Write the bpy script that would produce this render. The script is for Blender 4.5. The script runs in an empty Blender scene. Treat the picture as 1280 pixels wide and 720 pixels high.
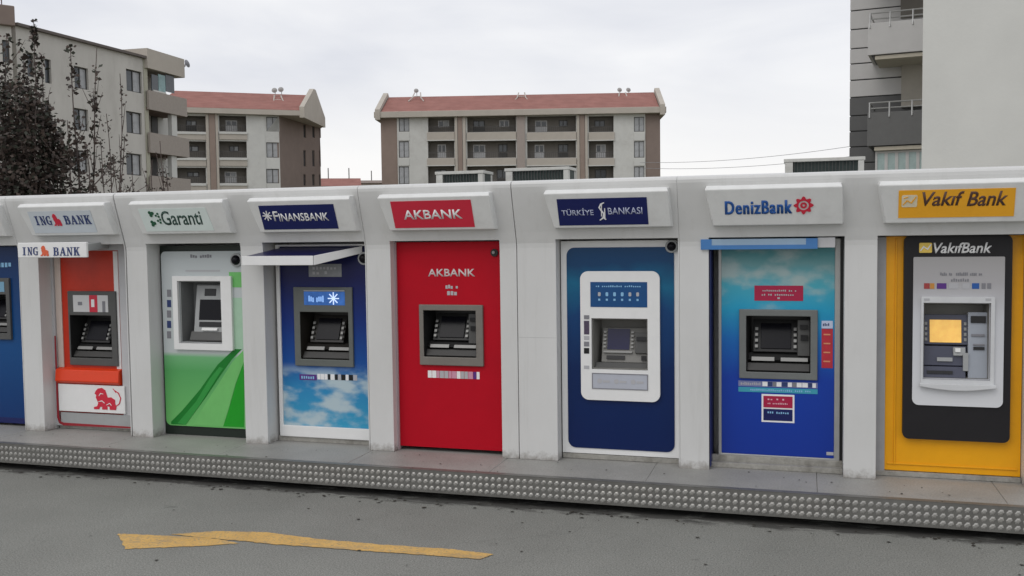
import bpy, bmesh, math, random
from mathutils import Vector, Matrix
from mathutils.noise import noise as pnoise
random.seed(7)
S = bpy.context.scene
COL = S.collection
# ------------------------------------------------------------------ camera
FPX, YAW, PIT, ROL = 1207.62, -0.2960675, -0.0559357, -0.0130442
CAM = Vector((0.0, -8.25513, 2.02567))
def cam_axes():
    sy, cy = math.sin(YAW), math.cos(YAW)
    f = Vector((sy*math.cos(PIT), cy*math.cos(PIT), math.sin(PIT)))
    r = Vector((cy, -sy, 0)); u = r.cross(f)
    c, s = math.cos(ROL), math.sin(ROL)
    return c*r+s*u, -s*r+c*u, f
AR, AU, AF = cam_axes()
cd = bpy.data.cameras.new('camera'); cam = bpy.data.objects.new('camera', cd); COL.objects.link(cam)
cd.sensor_width = 36; cd.lens = FPX/1280*36; cd.clip_start = .1; cd.clip_end = 6000
M = Matrix.Identity(4)
for i in range(3):
    M[i][0] = AR[i]; M[i][1] = AU[i]; M[i][2] = -AF[i]; M[i][3] = CAM[i]
cam.matrix_world = M
S.camera = cam
# ------------------------------------------------------------------ world, sun, exposure
SUN_EL, SUN_AZ = math.radians(48), math.radians(205)     # azimuth measured clockwise from +Y
w = bpy.data.worlds.new('World'); S.world = w; w.use_nodes = True
nt = w.node_tree; N = nt.nodes; L = nt.links; N.clear()
out = N.new('ShaderNodeOutputWorld'); bg = N.new('ShaderNodeBackground'); bg.inputs[1].default_value = .1
sky = N.new('ShaderNodeTexSky'); sky.sky_type = 'NISHITA'; sky.sun_disc = False
sky.sun_elevation = SUN_EL; sky.sun_rotation = SUN_AZ; sky.air_density = 1; sky.dust_density = 3
tc = N.new('ShaderNodeTexCoord'); mp = N.new('ShaderNodeMapping'); mp.inputs['Scale'].default_value = (1.3, 1.3, 4.2)
n1 = N.new('ShaderNodeTexNoise'); n1.inputs['Scale'].default_value = 2.1; n1.inputs['Detail'].default_value = 7; n1.inputs['Roughness'].default_value = .5
n1.inputs['Distortion'].default_value = .4
cr = N.new('ShaderNodeValToRGB')
e = cr.color_ramp.elements
e[0].position = .30; e[0].color = (6.3, 6.5, 7.15, 1); e[1].position = .66; e[1].color = (8.9, 8.9, 9.0, 1)
sep = N.new('ShaderNodeSeparateXYZ'); hr = N.new('ShaderNodeValToRGB')
h = hr.color_ramp.elements; h[0].position = .05; h[0].color = (1, 1, 1, 1); h[1].position = .17; h[1].color = (0, 0, 0, 1)
hm = N.new('ShaderNodeMix'); hm.data_type = 'RGBA'; hm.inputs[7].default_value = (9.2, 9.1, 9.0, 1)
mx = N.new('ShaderNodeMix'); mx.data_type = 'RGBA'; mx.inputs[0].default_value = .94
L.new(tc.outputs['Generated'], mp.inputs[0]); L.new(mp.outputs[0], n1.inputs[0]); L.new(n1.outputs[0], cr.inputs[0])
L.new(tc.outputs['Generated'], sep.inputs[0]); L.new(sep.outputs[2], hr.inputs[0])
L.new(hr.outputs[0], hm.inputs[0]); L.new(cr.outputs[0], hm.inputs[6])
L.new(sky.outputs[0], mx.inputs[6]); L.new(hm.outputs[2], mx.inputs[7]); L.new(mx.outputs[2], bg.inputs[0]); L.new(bg.outputs[0], out.inputs[0])
sd = bpy.data.lights.new('sun', 'SUN'); sd.energy = .55; sd.angle = math.radians(35); sd.color = (1, .97, .93)
so = bpy.data.objects.new('sun', sd); COL.objects.link(so)
sdir = Vector((math.sin(SUN_AZ)*math.cos(SUN_EL), math.cos(SUN_AZ)*math.cos(SUN_EL), math.sin(SUN_EL)))
so.rotation_euler = (-sdir).to_track_quat('-Z', 'Y').to_euler(); so.location = (0, -20, 20)
S.view_settings.view_transform = 'Standard'; S.view_settings.look = 'None'; S.view_settings.exposure = .16; S.view_settings.gamma = 1
S.render.engine = 'CYCLES'

# ------------------------------------------------------------------ materials
def lin(c):
    return tuple((v/12.92 if v <= .04045 else ((v+.055)/1.055)**2.4) for v in (x/255 for x in c))
MC = {}
def mat(name, rgb, rough=.5, metal=0, var=.06, vs=6, bump=0, bs=60, spec=.4, stretch=(1,1,1), emit=0, coat=0, dirt=None):
    """rgb = 0..1 linear base; var = brightness mottling; dirt = (colour, amount, scale)"""
    if name in MC: return MC[name]
    m = bpy.data.materials.new(name); m.use_nodes = True; MC[name] = m
    t = m.node_tree; b = t.nodes['Principled BSDF']
    b.inputs['Roughness'].default_value = rough; b.inputs['Metallic'].default_value = metal
    b.inputs['Specular IOR Level'].default_value = spec
    if coat: b.inputs['Coat Weight'].default_value = coat
    co = t.nodes.new('ShaderNodeTexCoord'); ma = t.nodes.new('ShaderNodeMapping'); ma.inputs['Scale'].default_value = stretch
    t.links.new(co.outputs['Object'], ma.inputs[0])
    col = None
    if var:
        no = t.nodes.new('ShaderNodeTexNoise'); no.inputs['Scale'].default_value = vs; no.inputs['Detail'].default_value = 6
        no.inputs['Roughness'].default_value = .65
        t.links.new(ma.outputs[0], no.inputs[0])
        r = t.nodes.new('ShaderNodeValToRGB')
        r.color_ramp.elements[0].position = .3; r.color_ramp.elements[1].position = .7
        r.color_ramp.elements[0].color = (*[max(0, c*(1-var)) for c in rgb], 1)
        r.color_ramp.elements[1].color = (*[min(1, c*(1+var)) for c in rgb], 1)
        t.links.new(no.outputs[0], r.inputs[0]); col = r.outputs[0]
        if dirt:
            dc, da, ds = dirt
            n2 = t.nodes.new('ShaderNodeTexNoise'); n2.inputs['Scale'].default_value = ds; n2.inputs['Detail'].default_value = 8; n2.inputs['Roughness'].default_value = .7
            t.links.new(ma.outputs[0], n2.inputs[0])
            r2 = t.nodes.new('ShaderNodeValToRGB'); r2.color_ramp.elements[0].position = .5; r2.color_ramp.elements[1].position = .75
            r2.color_ramp.elements[0].color = (0,0,0,1); r2.color_ramp.elements[1].color = (da,da,da,1)
            t.links.new(n2.outputs[0], r2.inputs[0])
            mi = t.nodes.new('ShaderNodeMix'); mi.data_type = 'RGBA'; mi.inputs[7].default_value = (*dc, 1)
            t.links.new(r2.outputs[0], mi.inputs[0]); t.links.new(col, mi.inputs[6]); col = mi.outputs[2]
        t.links.new(col, b.inputs['Base Color'])
    else:
        b.inputs['Base Color'].default_value = (*rgb, 1)
    if bump:
        nb = t.nodes.new('ShaderNodeTexNoise'); nb.inputs['Scale'].default_value = bs; nb.inputs['Detail'].default_value = 4
        bu = t.nodes.new('ShaderNodeBump'); bu.inputs['Strength'].default_value = bump; bu.inputs['Distance'].default_value = .01
        t.links.new(co.outputs['Object'], nb.inputs[0]); t.links.new(nb.outputs[0], bu.inputs['Height']); t.links.new(bu.outputs[0], b.inputs['Normal'])
    if emit:
        b.inputs['Emission Strength'].default_value = emit
        if col: t.links.new(col, b.inputs['Emission Color'])
        else: b.inputs['Emission Color'].default_value = (*rgb, 1)
    return m

def print_mat(name, stops, z0, z1, rough=.3, clouds=None, noise_amt=.03, wave=None):
    """flat printed panel: vertical colour ramp in world metres z0..z1, optional cloud print"""
    if name in MC: return MC[name]
    m = bpy.data.materials.new(name); m.use_nodes = True; MC[name] = m
    t = m.node_tree; b = t.nodes['Principled BSDF']; b.inputs['Roughness'].default_value = rough; b.inputs['Specular IOR Level'].default_value = .3
    g = t.nodes.new('ShaderNodeNewGeometry'); s = t.nodes.new('ShaderNodeSeparateXYZ'); t.links.new(g.outputs['Position'], s.inputs[0])
    mr = t.nodes.new('ShaderNodeMapRange'); mr.inputs[1].default_value = z0; mr.inputs[2].default_value = z1
    t.links.new(s.outputs[2], mr.inputs[0])
    no = t.nodes.new('ShaderNodeTexNoise'); no.inputs['Scale'].default_value = 3; no.inputs['Detail'].default_value = 5
    t.links.new(g.outputs['Position'], no.inputs[0])
    ad = t.nodes.new('ShaderNodeMath'); ad.operation = 'MULTIPLY_ADD'; ad.inputs[1].default_value = noise_amt*2; 
    t.links.new(no.outputs[0], ad.inputs[0]); t.links.new(mr.outputs[0], ad.inputs[2])
    r = t.nodes.new('ShaderNodeValToRGB'); el = r.color_ramp.elements
    while len(el) < len(stops): el.new(.5)
    for k, (p, c) in enumerate(stops): el[k].position = p; el[k].color = (*c, 1)
    t.links.new(ad.outputs[0], r.inputs[0]); col = r.outputs[0]
    if clouds:
        cz0, cz1, cc, sc, lo, hi = clouds
        mp = t.nodes.new('ShaderNodeMapping'); mp.inputs['Scale'].default_value = (1, 1, 1.9); mp.inputs['Location'].default_value = (.35, 0, .2)
        t.links.new(g.outputs['Position'], mp.inputs[0])
        n2 = t.nodes.new('ShaderNodeTexNoise'); n2.inputs['Scale'].default_value = sc; n2.inputs['Detail'].default_value = 6; n2.inputs['Roughness'].default_value = .45
        t.links.new(mp.outputs[0], n2.inputs[0])
        m2 = t.nodes.new('ShaderNodeMapRange'); m2.inputs[1].default_value = lo; m2.inputs[2].default_value = hi; m2.interpolation_type = 'SMOOTHSTEP'
        t.links.new(n2.outputs[0], m2.inputs[0])
        m3 = t.nodes.new('ShaderNodeMapRange'); m3.inputs[1].default_value = cz0; m3.inputs[2].default_value = cz1; m3.interpolation_type = 'SMOOTHSTEP'
        t.links.new(s.outputs[2], m3.inputs[0])
        mu = t.nodes.new('ShaderNodeMath'); mu.operation = 'MULTIPLY'; t.links.new(m2.outputs[0], mu.inputs[0]); t.links.new(m3.outputs[0], mu.inputs[1])
        mi = t.nodes.new('ShaderNodeMix'); mi.data_type = 'RGBA'; mi.inputs[7].default_value = (*cc, 1)
        t.links.new(mu.outputs[0], mi.inputs[0]); t.links.new(col, mi.inputs[6]); col = mi.outputs[2]
    t.links.new(col, b.inputs['Base Color'])
    return m

SHELL = None
SIGNBOX = mat('sign_box_white', (.74,.745,.73), .35, var=.04, vs=5, dirt=((.38,.37,.35), .25, 4))
SIGNCLR = mat('sign_translucent', (.60,.65,.69), .3, var=.03)
SIGNGRN = mat('sign_pale_green', (.72,.80,.77), .3, var=.03)
WHITE = mat('white_paint', (.80,.80,.79), .35, var=.03)
WHITEP = mat('white_print', (.85,.85,.85), .4, var=0)
CREAM = mat('cream_frame', (.62,.52,.46), .4, var=.05)
NAVY = mat('navy_print', (.006,.012,.10), .35, var=.05)
NAVYT = mat('navy_letter', (.03,.05,.16), .4, var=0)
BLACK = mat('black_plastic', (.012,.012,.013), .3, var=.1)
DARKG = mat('dark_grey_plastic', (.014,.014,.014), .45, var=.1, vs=12)
MIDG = mat('mid_grey_plastic', (.09,.09,.087), .45, var=.08, vs=10)
BEZ = mat('taupe_bezel', (.19,.175,.155), .45, var=.08, vs=10)
SILV = mat('silver_plastic', (.36,.37,.37), .35, var=.06)
GLASS = mat('screen_glass', (.006,.006,.009), .22, var=0, spec=.18)
KEYM = mat('key_metal', (.26,.26,.25), .4, metal=.3, var=0)
RED = mat('panel_red', (.47,.003,.015), .5, var=.05, vs=2, spec=.16, dirt=((.34,.006,.018), .3, 1.5))
REDP = mat('red_print', (.62,.025,.055), .35, var=.03)
MAROON = mat('crimson_sticker', (.40,.012,.06), .35, var=.03)
ORANGE = mat('orange_red_panel', (.55,.032,.010), .35, var=.1, vs=4)
ORANGEB = mat('bright_orange_red', (.78,.055,.012), .3, var=.04)
YEL = mat('amber_panel', (.86,.39,.003), .35, var=.06, vs=2.5, dirt=((.62,.26,.01), .4, 1.6))
YELS = mat('amber_sign', (.90,.43,.025), .35, var=.03)
CHAR = mat('charcoal_panel', (.018,.017,.019), .4, spec=.25, var=.08)
BROWNT = mat('dark_brown_letter', (.10,.05,.035), .4, var=0)
BLUET = mat('blue_letter', (.02,.10,.36), .4, var=0)
GREYT = mat('grey_print', (.22,.22,.24), .5, var=0)
GREYL = mat('light_grey_print', (.45,.45,.47), .5, var=0)
LBLUEP = mat('light_blue_print', (.25,.5,.75), .4, var=0)
GREEND = mat('dark_green_print', (.004,.19,.018), .35, var=.05)
GREENM = mat('mid_green_print', (.01,.33,.015), .35, var=.05)
GREENL = mat('light_green_print', (.17,.52,.15), .35, var=.08, vs=3)
GREENF = mat('clover_green', (.02,.10,.05), .4, var=.0)
TEALP = mat('teal_print', (.10,.42,.55), .4, var=.1, vs=20)
ALU = mat('aluminium', (.42,.42,.41), .35, metal=.5, var=.06)
CONC = mat('concrete', (.33,.32,.29), .9, var=.2, vs=14, bump=.4, bs=60, dirt=((.13,.12,.10), .7, 6))

# ------------------------------------------------------------------ object helpers
WL = {}
def tag(o, label=None, cat=None, group=None, kind=None):
    if label: o['label'] = label
    if cat: o['category'] = cat
    if group: o['group'] = group
    if kind: o['kind'] = kind
    return o
def empty(name, loc, label, cat, group=None):
    o = bpy.data.objects.new(name, None); COL.objects.link(o); o.location = loc; o.empty_display_size = .2
    WL[o.name] = Vector(loc); return tag(o, label, cat, group)
def obj(name, bm, m, parent=None, bevel=0, smooth=False, seg=2, label=None, kind=None):
    bmesh.ops.recalc_face_normals(bm, faces=bm.faces)
    me = bpy.data.meshes.new(name)
    xs = [v.co for v in bm.verts]
    c = Vector(((min(v.x for v in xs)+max(v.x for v in xs))/2, (min(v.y for v in xs)+max(v.y for v in xs))/2, min(v.z for v in xs)))
    for v in xs: v -= c
    bm.to_mesh(me); bm.free()
    if smooth:
        for p in me.polygons: p.use_smooth = True
    for mm in (m if isinstance(m, (list, tuple)) else [m]): me.materials.append(mm)
    o = bpy.data.objects.new(name, me); COL.objects.link(o)
    if parent is not None:
        o.parent = parent; o.location = c-WL[parent.name]
    else: o.location = c
    WL[o.name] = c
    if bevel:
        b = o.modifiers.new('bevel', 'BEVEL'); b.width = bevel; b.segments = seg; b.limit_method = 'ANGLE'; b.angle_limit = math.radians(35)
    if label: o['label'] = label
    if kind: o['kind'] = kind
    return o
def copy_tree(o, parent=None, delta=Vector()):
    c = o.copy(); COL.objects.link(c)
    if parent is not None: c.parent = parent
    else: c.location = o.location+delta
    WL[c.name] = WL[o.name]+delta
    for ch in list(o.children): copy_tree(ch, c, delta)
    return c
def ray(px, py):
    return (AR*((px-640)/FPX) - AU*((py-360)/FPX) + AF)
class Frame:
    """a plane standing in the place: u along, v up, w out of the wall"""
    def __init__(s, o, ex, ez=(0,0,1)):
        s.o = Vector(o); s.ex = Vector(ex).normalized(); s.ez = Vector(ez).normalized(); s.n = s.ex.cross(s.ez)
    def P(s, u, v, w=0): return s.o+s.ex*u+s.ez*v+s.n*w
    def uv(s, px, py, w=0):
        d = ray(px, py); o = s.o+s.n*w
        t = (o-CAM).dot(s.n)/d.dot(s.n); q = CAM+d*t-o
        return q.dot(s.ex), q.dot(s.ez)
    def R(s, x0, y0, x1, y1, w=0):
        mx_, my_ = (x0+x1)/2, (y0+y1)/2
        return s.uv(x0, my_, w)[0], s.uv(mx_, y1, w)[1], s.uv(x1, my_, w)[0], s.uv(mx_, y0, w)[1]
def rectpts(u0, v0, u1, v1, r=0, n=5):
    if isinstance(r, (int, float)): r = (r,)*4          # bl, br, tr, tl
    if not any(r): return [(u0,v0),(u1,v0),(u1,v1),(u0,v1)]
    pts = []
    for (cx, cy, a0), rr in zip(((u0,v0,180),(u1,v0,270),(u1,v1,0),(u0,v1,90)), r):
        if rr <= 0: pts.append((cx, cy)); continue
        ccx = cx+(rr if cx == u0 else -rr); ccy = cy+(rr if cy == v0 else -rr)
        for k in range(n+1):
            a = math.radians(a0+90*k/n); pts.append((ccx+rr*math.cos(a), ccy+rr*math.sin(a)))
    return pts
def prism(F, outer, w0, w1, holes=(), bm=None):
    bm = bm or bmesh.new()
    if not holes:
        a = [bm.verts.new(F.P(u, v, w0)) for u, v in outer]; b = [bm.verts.new(F.P(u, v, w1)) for u, v in outer]
        bm.faces.new(a[::-1]); bm.faces.new(b)
        for i in range(len(a)): bm.faces.new((a[i], a[(i+1) % len(a)], b[(i+1) % len(a)], b[i]))
        return bm
    loops = [outer]+list(holes); caps = []
    rings = []
    for wv in (w0, w1):
        edges = []; rs = []
        for lp in loops:
            vs = [bm.verts.new(F.P(u, v, wv)) for u, v in lp]; rs.append(vs)
            edges += [bm.edges.new((vs[i], vs[(i+1) % len(vs)])) for i in range(len(vs))]
        bmesh.ops.triangle_fill(bm, edges=edges, use_beauty=True, use_dissolve=False)
        rings.append(rs)
    for A, B in zip(*rings):
        for i in range(len(A)): bm.faces.new((A[i], A[(i+1) % len(A)], B[(i+1) % len(A)], B[i]))
    return bm
def box(F, u0, v0, u1, v1, w0, w1, bm=None): return prism(F, [(u0,v0),(u1,v0),(u1,v1),(u0,v1)], w0, w1, bm=bm)
def tube(bm, pts, r, n=6, r1=None):
    rings = []
    for i, p in enumerate(pts):
        p = Vector(p); d = (Vector(pts[min(i+1, len(pts)-1)])-Vector(pts[max(i-1, 0)])).normalized()
        x = d.cross(Vector((0.31,.77,.2))).normalized(); y = d.cross(x)
        rr = r if r1 is None else r+(r1-r)*i/(len(pts)-1)
        rings.append([bm.verts.new(p+x*rr*math.cos(2*math.pi*k/n)+y*rr*math.sin(2*math.pi*k/n)) for k in range(n)])
    for a, b in zip(rings, rings[1:]):
        for k in range(n): bm.faces.new((a[k], a[(k+1) % n], b[(k+1) % n], b[k]))
    bm.faces.new(rings[0][::-1]); bm.faces.new(rings[-1])
def disc(F, cu, cv, r, w0, w1, n=20, bm=None, ru=None):
    return prism(F, [(cu+(ru or r)*math.cos(2*math.pi*k/n), cv+r*math.sin(2*math.pi*k/n)) for k in range(n)], w0, w1, bm=bm)
# ---- lettering
def text(F, s, rect, w, m, parent, bold=.0, shear=0, name='lettering', spacing=1.0, th=.001, dup=0):
    cu = bpy.data.curves.new('t', 'FONT'); cu.body = s; cu.size = 1; cu.offset = bold; cu.shear = shear; cu.space_character = spacing; cu.resolution_u = 3
    to = bpy.data.objects.new('t', cu); COL.objects.link(to)
    bpy.context.view_layer.update()
    me = bpy.data.meshes.new_from_object(to.evaluated_get(bpy.context.evaluated_depsgraph_get()))
    bpy.data.objects.remove(to); bpy.data.curves.remove(cu)
    u0, v0, u1, v1 = rect
    xs = [v.co.x for v in me.vertices]; ys = [v.co.y for v in me.vertices]
    sx = (u1-u0)/(max(xs)-min(xs)); sy = (v1-v0)/(max(ys)-min(ys)); ax, ay = min(xs), min(ys)
    bm = bmesh.new(); bm.from_mesh(me); bpy.data.meshes.remove(me)
    bmesh.ops.remove_doubles(bm, verts=bm.verts, dist=1e-5)
    for v in bm.verts: v.co = F.P(u0+(v.co.x-ax)*sx, v0+(v.co.y-ay)*sy, w)
    if dup:
        g2 = bmesh.ops.duplicate(bm, geom=bm.faces[:])
        bmesh.ops.translate(bm, vec=F.ex*dup+F.n*.0007, verts=[g for g in g2['geom'] if isinstance(g, bmesh.types.BMVert)])
    r = bmesh.ops.extrude_face_region(bm, geom=bm.faces[:])
    bmesh.ops.translate(bm, vec=F.n*th, verts=[g for g in r['geom'] if isinstance(g, bmesh.types.BMVert)])
    return obj(name, bm, m, parent)
SER = {  # serif capitals as quads on a 0..1 cell (stems heavy, hairlines thin)
 'I': ([(.32,0,.68,1)], [], [(.1,0,.9,.09),(.1,.91,.9,1)]),
 'N': ([(.14,0,.24,1),(.78,0,.88,1)], [((.1,1),(.34,1),(.88,0),(.68,0))], [(0,0,.38,.08),(.62,.92,1,1),(0,.92,.3,1)]),
 'B': ([(.14,0,.38,1)], [], [(.05,0,.7,.1),(.05,.9,.66,1),(.3,.47,.7,.57),(.64,.56,.86,.92),(.66,.07,.92,.5)]),
 'A': ([], [((.46,1),(.58,1),(.14,0),(.04,0)),((.42,1),(.62,1),(.94,0),(.68,0))], [(.22,.3,.74,.39),(-.04,0,.28,.08),(.58,0,1.04,.08)]),
 'K': ([(.12,0,.38,1)], [((.78,1),(.92,1),(.42,.42),(.34,.48)),((.44,.62),(.62,.68),(1.0,0),(.7,0))], [(.02,0,.5,.08),(.02,.92,.5,1),(.64,.92,1,1),(.62,0,1.04,.08)]),
 'G': ([(.04,.2,.3,.8)], [((.04,.78),(.3,.78),(.5,.9),(.42,1)),((.04,.22),(.3,.22),(.5,.1),(.42,0))], [(.4,.91,.8,1),(.4,0,.82,.09),(.74,0,.92,.46),(.56,.4,1,.48),(.8,.7,.88,1)]),
}
def serif(F, s, rect, w, m, parent, th=.003):
    u0, v0, u1, v1 = rect; bm = bmesh.new(); cw = (u1-u0)/len(s)
    for i, ch in enumerate(s):
        a = u0+i*cw+cw*.06; ww = cw*.88
        if ch == 'I': a += cw*.1; ww *= .75
        X = lambda x: a+x*ww
        Y = lambda y: v0+y*(v1-v0)
        st, qd, bx_ = SER[ch]; k = 0
        for (x0, y0, x1, y1) in st+bx_:
            k += 1; prism(F, [(X(x0),Y(y0)),(X(x1),Y(y0)),(X(x1),Y(y1)),(X(x0),Y(y1))], w, w+th+k*.0002, bm=bm)
        for q in qd:
            k += 1; prism(F, [(X(x),Y(y)) for x, y in q], w, w+th+k*.0002, bm=bm)
    return obj('lettering', bm, m, parent)
def strokes(F, lines, wd, w, m, parent, name='emblem', th=.003):
    """flat ribbon strokes through (u,v) points"""
    bm = bmesh.new()
    for k, ln in enumerate(lines):
        L_, R_ = [], []
        for i, (u, v) in enumerate(ln):
            a = ln[max(i-1, 0)]; b = ln[min(i+1, len(ln)-1)]
            d = Vector((b[0]-a[0], b[1]-a[1])).normalized(); ww = wd*(1 if 0 < i < len(ln)-1 else .55)
            L_.append((u-d.y*ww/2, v+d.x*ww/2)); R_.append((u+d.y*ww/2, v-d.x*ww/2))
        for i in range(len(ln)-1):
            prism(F, [L_[i], L_[i+1], R_[i+1], R_[i]], w, w+th+k*.0003, bm=bm)
    return obj(name, bm, m, parent)
def lion(F, rect, w, m, parent):
    u0, v0, u1, v1 = rect
    q = lambda x, y: (u0+x*(u1-u0), v0+y*(v1-v0))
    bm = bmesh.new()
    body = [(.04,.0),(.22,.0),(.26,.12),(.34,.12),(.33,.0),(.52,.0),(.52,.16),(.60,.14),(.60,.0),(.82,.0),(.84,.14),(.80,.3),(.80,.46),(.66,.58),(.54,.56),(.50,.74),(.46,.90),(.34,1.0),(.20,.96),(.12,.84),(.08,.72),(.14,.66),(.12,.54),(.16,.42),(.20,.3),(.16,.14),(.04,.10)]
    prism(F, [q(*p) for p in body], w, w+.004, bm=bm)
    o = obj('emblem', bm, m, parent)
    return o
def bars(F, rect, n, w, m, parent, name='lettering', fill=.6, th=.002, seed=1):
    """a line of print too small to read"""
    rr = random.Random(seed); u0, v0, u1, v1 = rect; bm = bmesh.new(); st = (u1-u0)/n
    for k in range(n):
        if rr.random() < .12: continue
        h0 = v0+(v1-v0)*rr.choice((0, 0, .1)); h1 = v1-(v1-v0)*rr.choice((0, .15, .3))
        a = u0+st*k; box(F, a, h0, a+st*fill, h1, w, w+th, bm=bm)
    return obj(name, bm, m, parent)

# ------------------------------------------------------------------ ground, road, platform
ROADZ = -.255
def sheet(x0, y0, x1, y1, z, bm=None):
    bm = bm or bmesh.new(); bm.faces.new([bm.verts.new(p) for p in ((x0,y0,z),(x1,y0,z),(x1,y1,z),(x0,y1,z))]); return bm
def world_mat(name, build):
    m = bpy.data.materials.new(name); m.use_nodes = True; t = m.node_tree
    g = t.nodes.new('ShaderNodeNewGeometry'); build(t, t.nodes['Principled BSDF'], g.outputs['Position']); return m
def nz(t, pos, scale, detail=5, rough=.6, stretch=None):
    if stretch:
        mp = t.nodes.new('ShaderNodeMapping'); mp.inputs['Scale'].default_value = stretch; t.links.new(pos, mp.inputs[0]); pos = mp.outputs[0]
    n = t.nodes.new('ShaderNodeTexNoise'); n.inputs['Scale'].default_value = scale; n.inputs['Detail'].default_value = detail; n.inputs['Roughness'].default_value = rough
    t.links.new(pos, n.inputs[0]); return n.outputs[0]
def rampc(t, fac, stops):
    r = t.nodes.new('ShaderNodeValToRGB'); el = r.color_ramp.elements
    while len(el) < len(stops): el.new(.5)
    for k, (p, c) in enumerate(stops): el[k].position = p; el[k].color = (*c, 1)
    t.links.new(fac, r.inputs[0]); return r.outputs[0]
def mixc(t, fac, a, b, mode='MIX'):
    m = t.nodes.new('ShaderNodeMix'); m.data_type = 'RGBA'; m.blend_type = mode
    for v, i in ((fac, 0), (a, 6), (b, 7)):
        if isinstance(v, (int, float)): m.inputs[i].default_value = v
        elif isinstance(v, tuple): m.inputs[i].default_value = (*v, 1)
        else: t.links.new(v, m.inputs[i])
    return m.outputs[2]
def bumpn(t, b, hsock, st, dist=.01):
    bu = t.nodes.new('ShaderNodeBump'); bu.inputs['Strength'].default_value = st; bu.inputs['Distance'].default_value = dist
    t.links.new(hsock, bu.inputs['Height']); t.links.new(bu.outputs[0], b.inputs['Normal'])
def asphalt(t, b, pos):
    c = rampc(t, nz(t, pos, .9, 6, .6), [(.3, (.205,.206,.188)), (.7, (.248,.249,.228))])
    sp = rampc(t, nz(t, pos, 90, 3, .7), [(.35, (.62,.62,.62)), (.65, (1.36,1.36,1.36))])
    c = mixc(t, 1.0, c, sp, 'MULTIPLY')
    st = rampc(t, nz(t, pos, 2.6, 9, .72, (1, 1.9, 1)), [(.63, (0,0,0)), (.70, (1,1,1))])
    c = mixc(t, mixc(t, 1., st, (.45,.45,.45), 'MULTIPLY'), c, (.10,.10,.092))
    # grime washed up along the foot of the step
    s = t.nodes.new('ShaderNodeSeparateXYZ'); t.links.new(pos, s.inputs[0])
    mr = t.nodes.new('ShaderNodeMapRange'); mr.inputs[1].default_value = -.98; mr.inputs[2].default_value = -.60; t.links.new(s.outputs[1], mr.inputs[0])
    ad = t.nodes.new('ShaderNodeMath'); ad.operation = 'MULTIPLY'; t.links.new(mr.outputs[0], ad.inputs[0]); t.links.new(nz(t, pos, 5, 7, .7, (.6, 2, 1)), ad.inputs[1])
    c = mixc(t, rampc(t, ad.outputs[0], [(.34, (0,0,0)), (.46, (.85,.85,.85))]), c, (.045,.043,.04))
    # hairline cracks
    vo = t.nodes.new('ShaderNodeTexVoronoi'); vo.feature = 'DISTANCE_TO_EDGE'; vo.inputs['Scale'].default_value = .55
    wn = t.nodes.new('ShaderNodeTexNoise'); wn.inputs['Scale'].default_value = 3; wn.inputs['Detail'].default_value = 6
    t.links.new(pos, wn.inputs[0]); wm = t.nodes.new('ShaderNodeVectorMath'); wm.operation = 'MULTIPLY_ADD'; wm.inputs[1].default_value = (.5,.5,0)
    t.links.new(wn.outputs[1], wm.inputs[0]); t.links.new(pos, wm.inputs[2]); t.links.new(wm.outputs[0], vo.inputs['Vector'])
    c = mixc(t, rampc(t, vo.outputs['Distance'], [(0, (.18,.18,.18)), (.004, (0,0,0))]), c, (.08,.08,.075))
    t.links.new(c, b.inputs['Base Color']); b.inputs['Roughness'].default_value = .85; b.inputs['Specular IOR Level'].default_value = .3
    bumpn(t, b, nz(t, pos, 120, 3, .7), .5, .006)
ASPH = world_mat('asphalt', asphalt)
def earth(t, b, pos):
    c = rampc(t, nz(t, pos, .05, 6), [(.35, (.09,.10,.06)), (.65, (.17,.15,.11))]); t.links.new(c, b.inputs['Base Color']); b.inputs['Roughness'].default_value = 1
tag(obj('ground', sheet(-2500, -200, 2500, 4000, ROADZ-.05), world_mat('dry_ground', earth)), 'dry open ground stretching behind the kiosks to the horizon', kind='structure')
tag(obj('road', sheet(-60, -40, 60, 3.2, ROADZ), ASPH), 'worn grey asphalt roadway in front of the row of kiosks', kind='structure')

# platform: deck of slabs (pieces), aluminium tread plate on the front edge
def slab_b(t, b, pos):
    c = rampc(t, nz(t, pos, 1.6, 7, .62), [(.3, (.27,.266,.248)), (.7, (.36,.354,.335))])
    sp = rampc(t, nz(t, pos, 70, 3, .7), [(.35, (.85,.85,.85)), (.65, (1.14,1.14,1.14))]); c = mixc(t, 1., c, sp, 'MULTIPLY')
    st = rampc(t, nz(t, pos, 4.5, 8, .75, (1, 2, 1)), [(.62, (0,0,0)), (.70, (.7,.7,.7))]); c = mixc(t, st, c, (.09,.085,.075))
    t.links.new(c, b.inputs['Base Color']); b.inputs['Roughness'].default_value = .55; bumpn(t, b, nz(t, pos, 30, 5), .15, .004)
SLAB = world_mat('platform_stone', slab_b)
PX0, PX1 = -10.6, 4.2
W0 = Frame((0,0,0), (1,0,0))
bm = bmesh.new(); box(W0, PX0, ROADZ-.05, PX1, -.042, -2.2, .22, bm=bm)
plat = obj('platform', bm, mat('platform_core', (.02,.02,.019), .9, var=.1)); tag(plat, 'low raised platform that carries the row of kiosks', kind='structure')  # near-black colour deepens the shade in the gap under the tread plate
rs = random.Random(3); x = PX0
while x < PX1-.2:
    x2 = min(x+1.336, PX1); dz = rs.uniform(-.0015, .0015)
    bm = bmesh.new(); box(Frame((0,0,0), (1,0,0)), x+.0012, -.040, x2-.0012, dz-.001, -2.2, .60, bm=bm)
    obj('slab', bm, SLAB, plat, bevel=.004, seg=1); x = x2
TREAD = mat('tread_plate_metal', (.175,.172,.16), .42, metal=.35, var=.14, vs=7, dirt=((.13,.12,.11), .55, 5))
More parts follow.
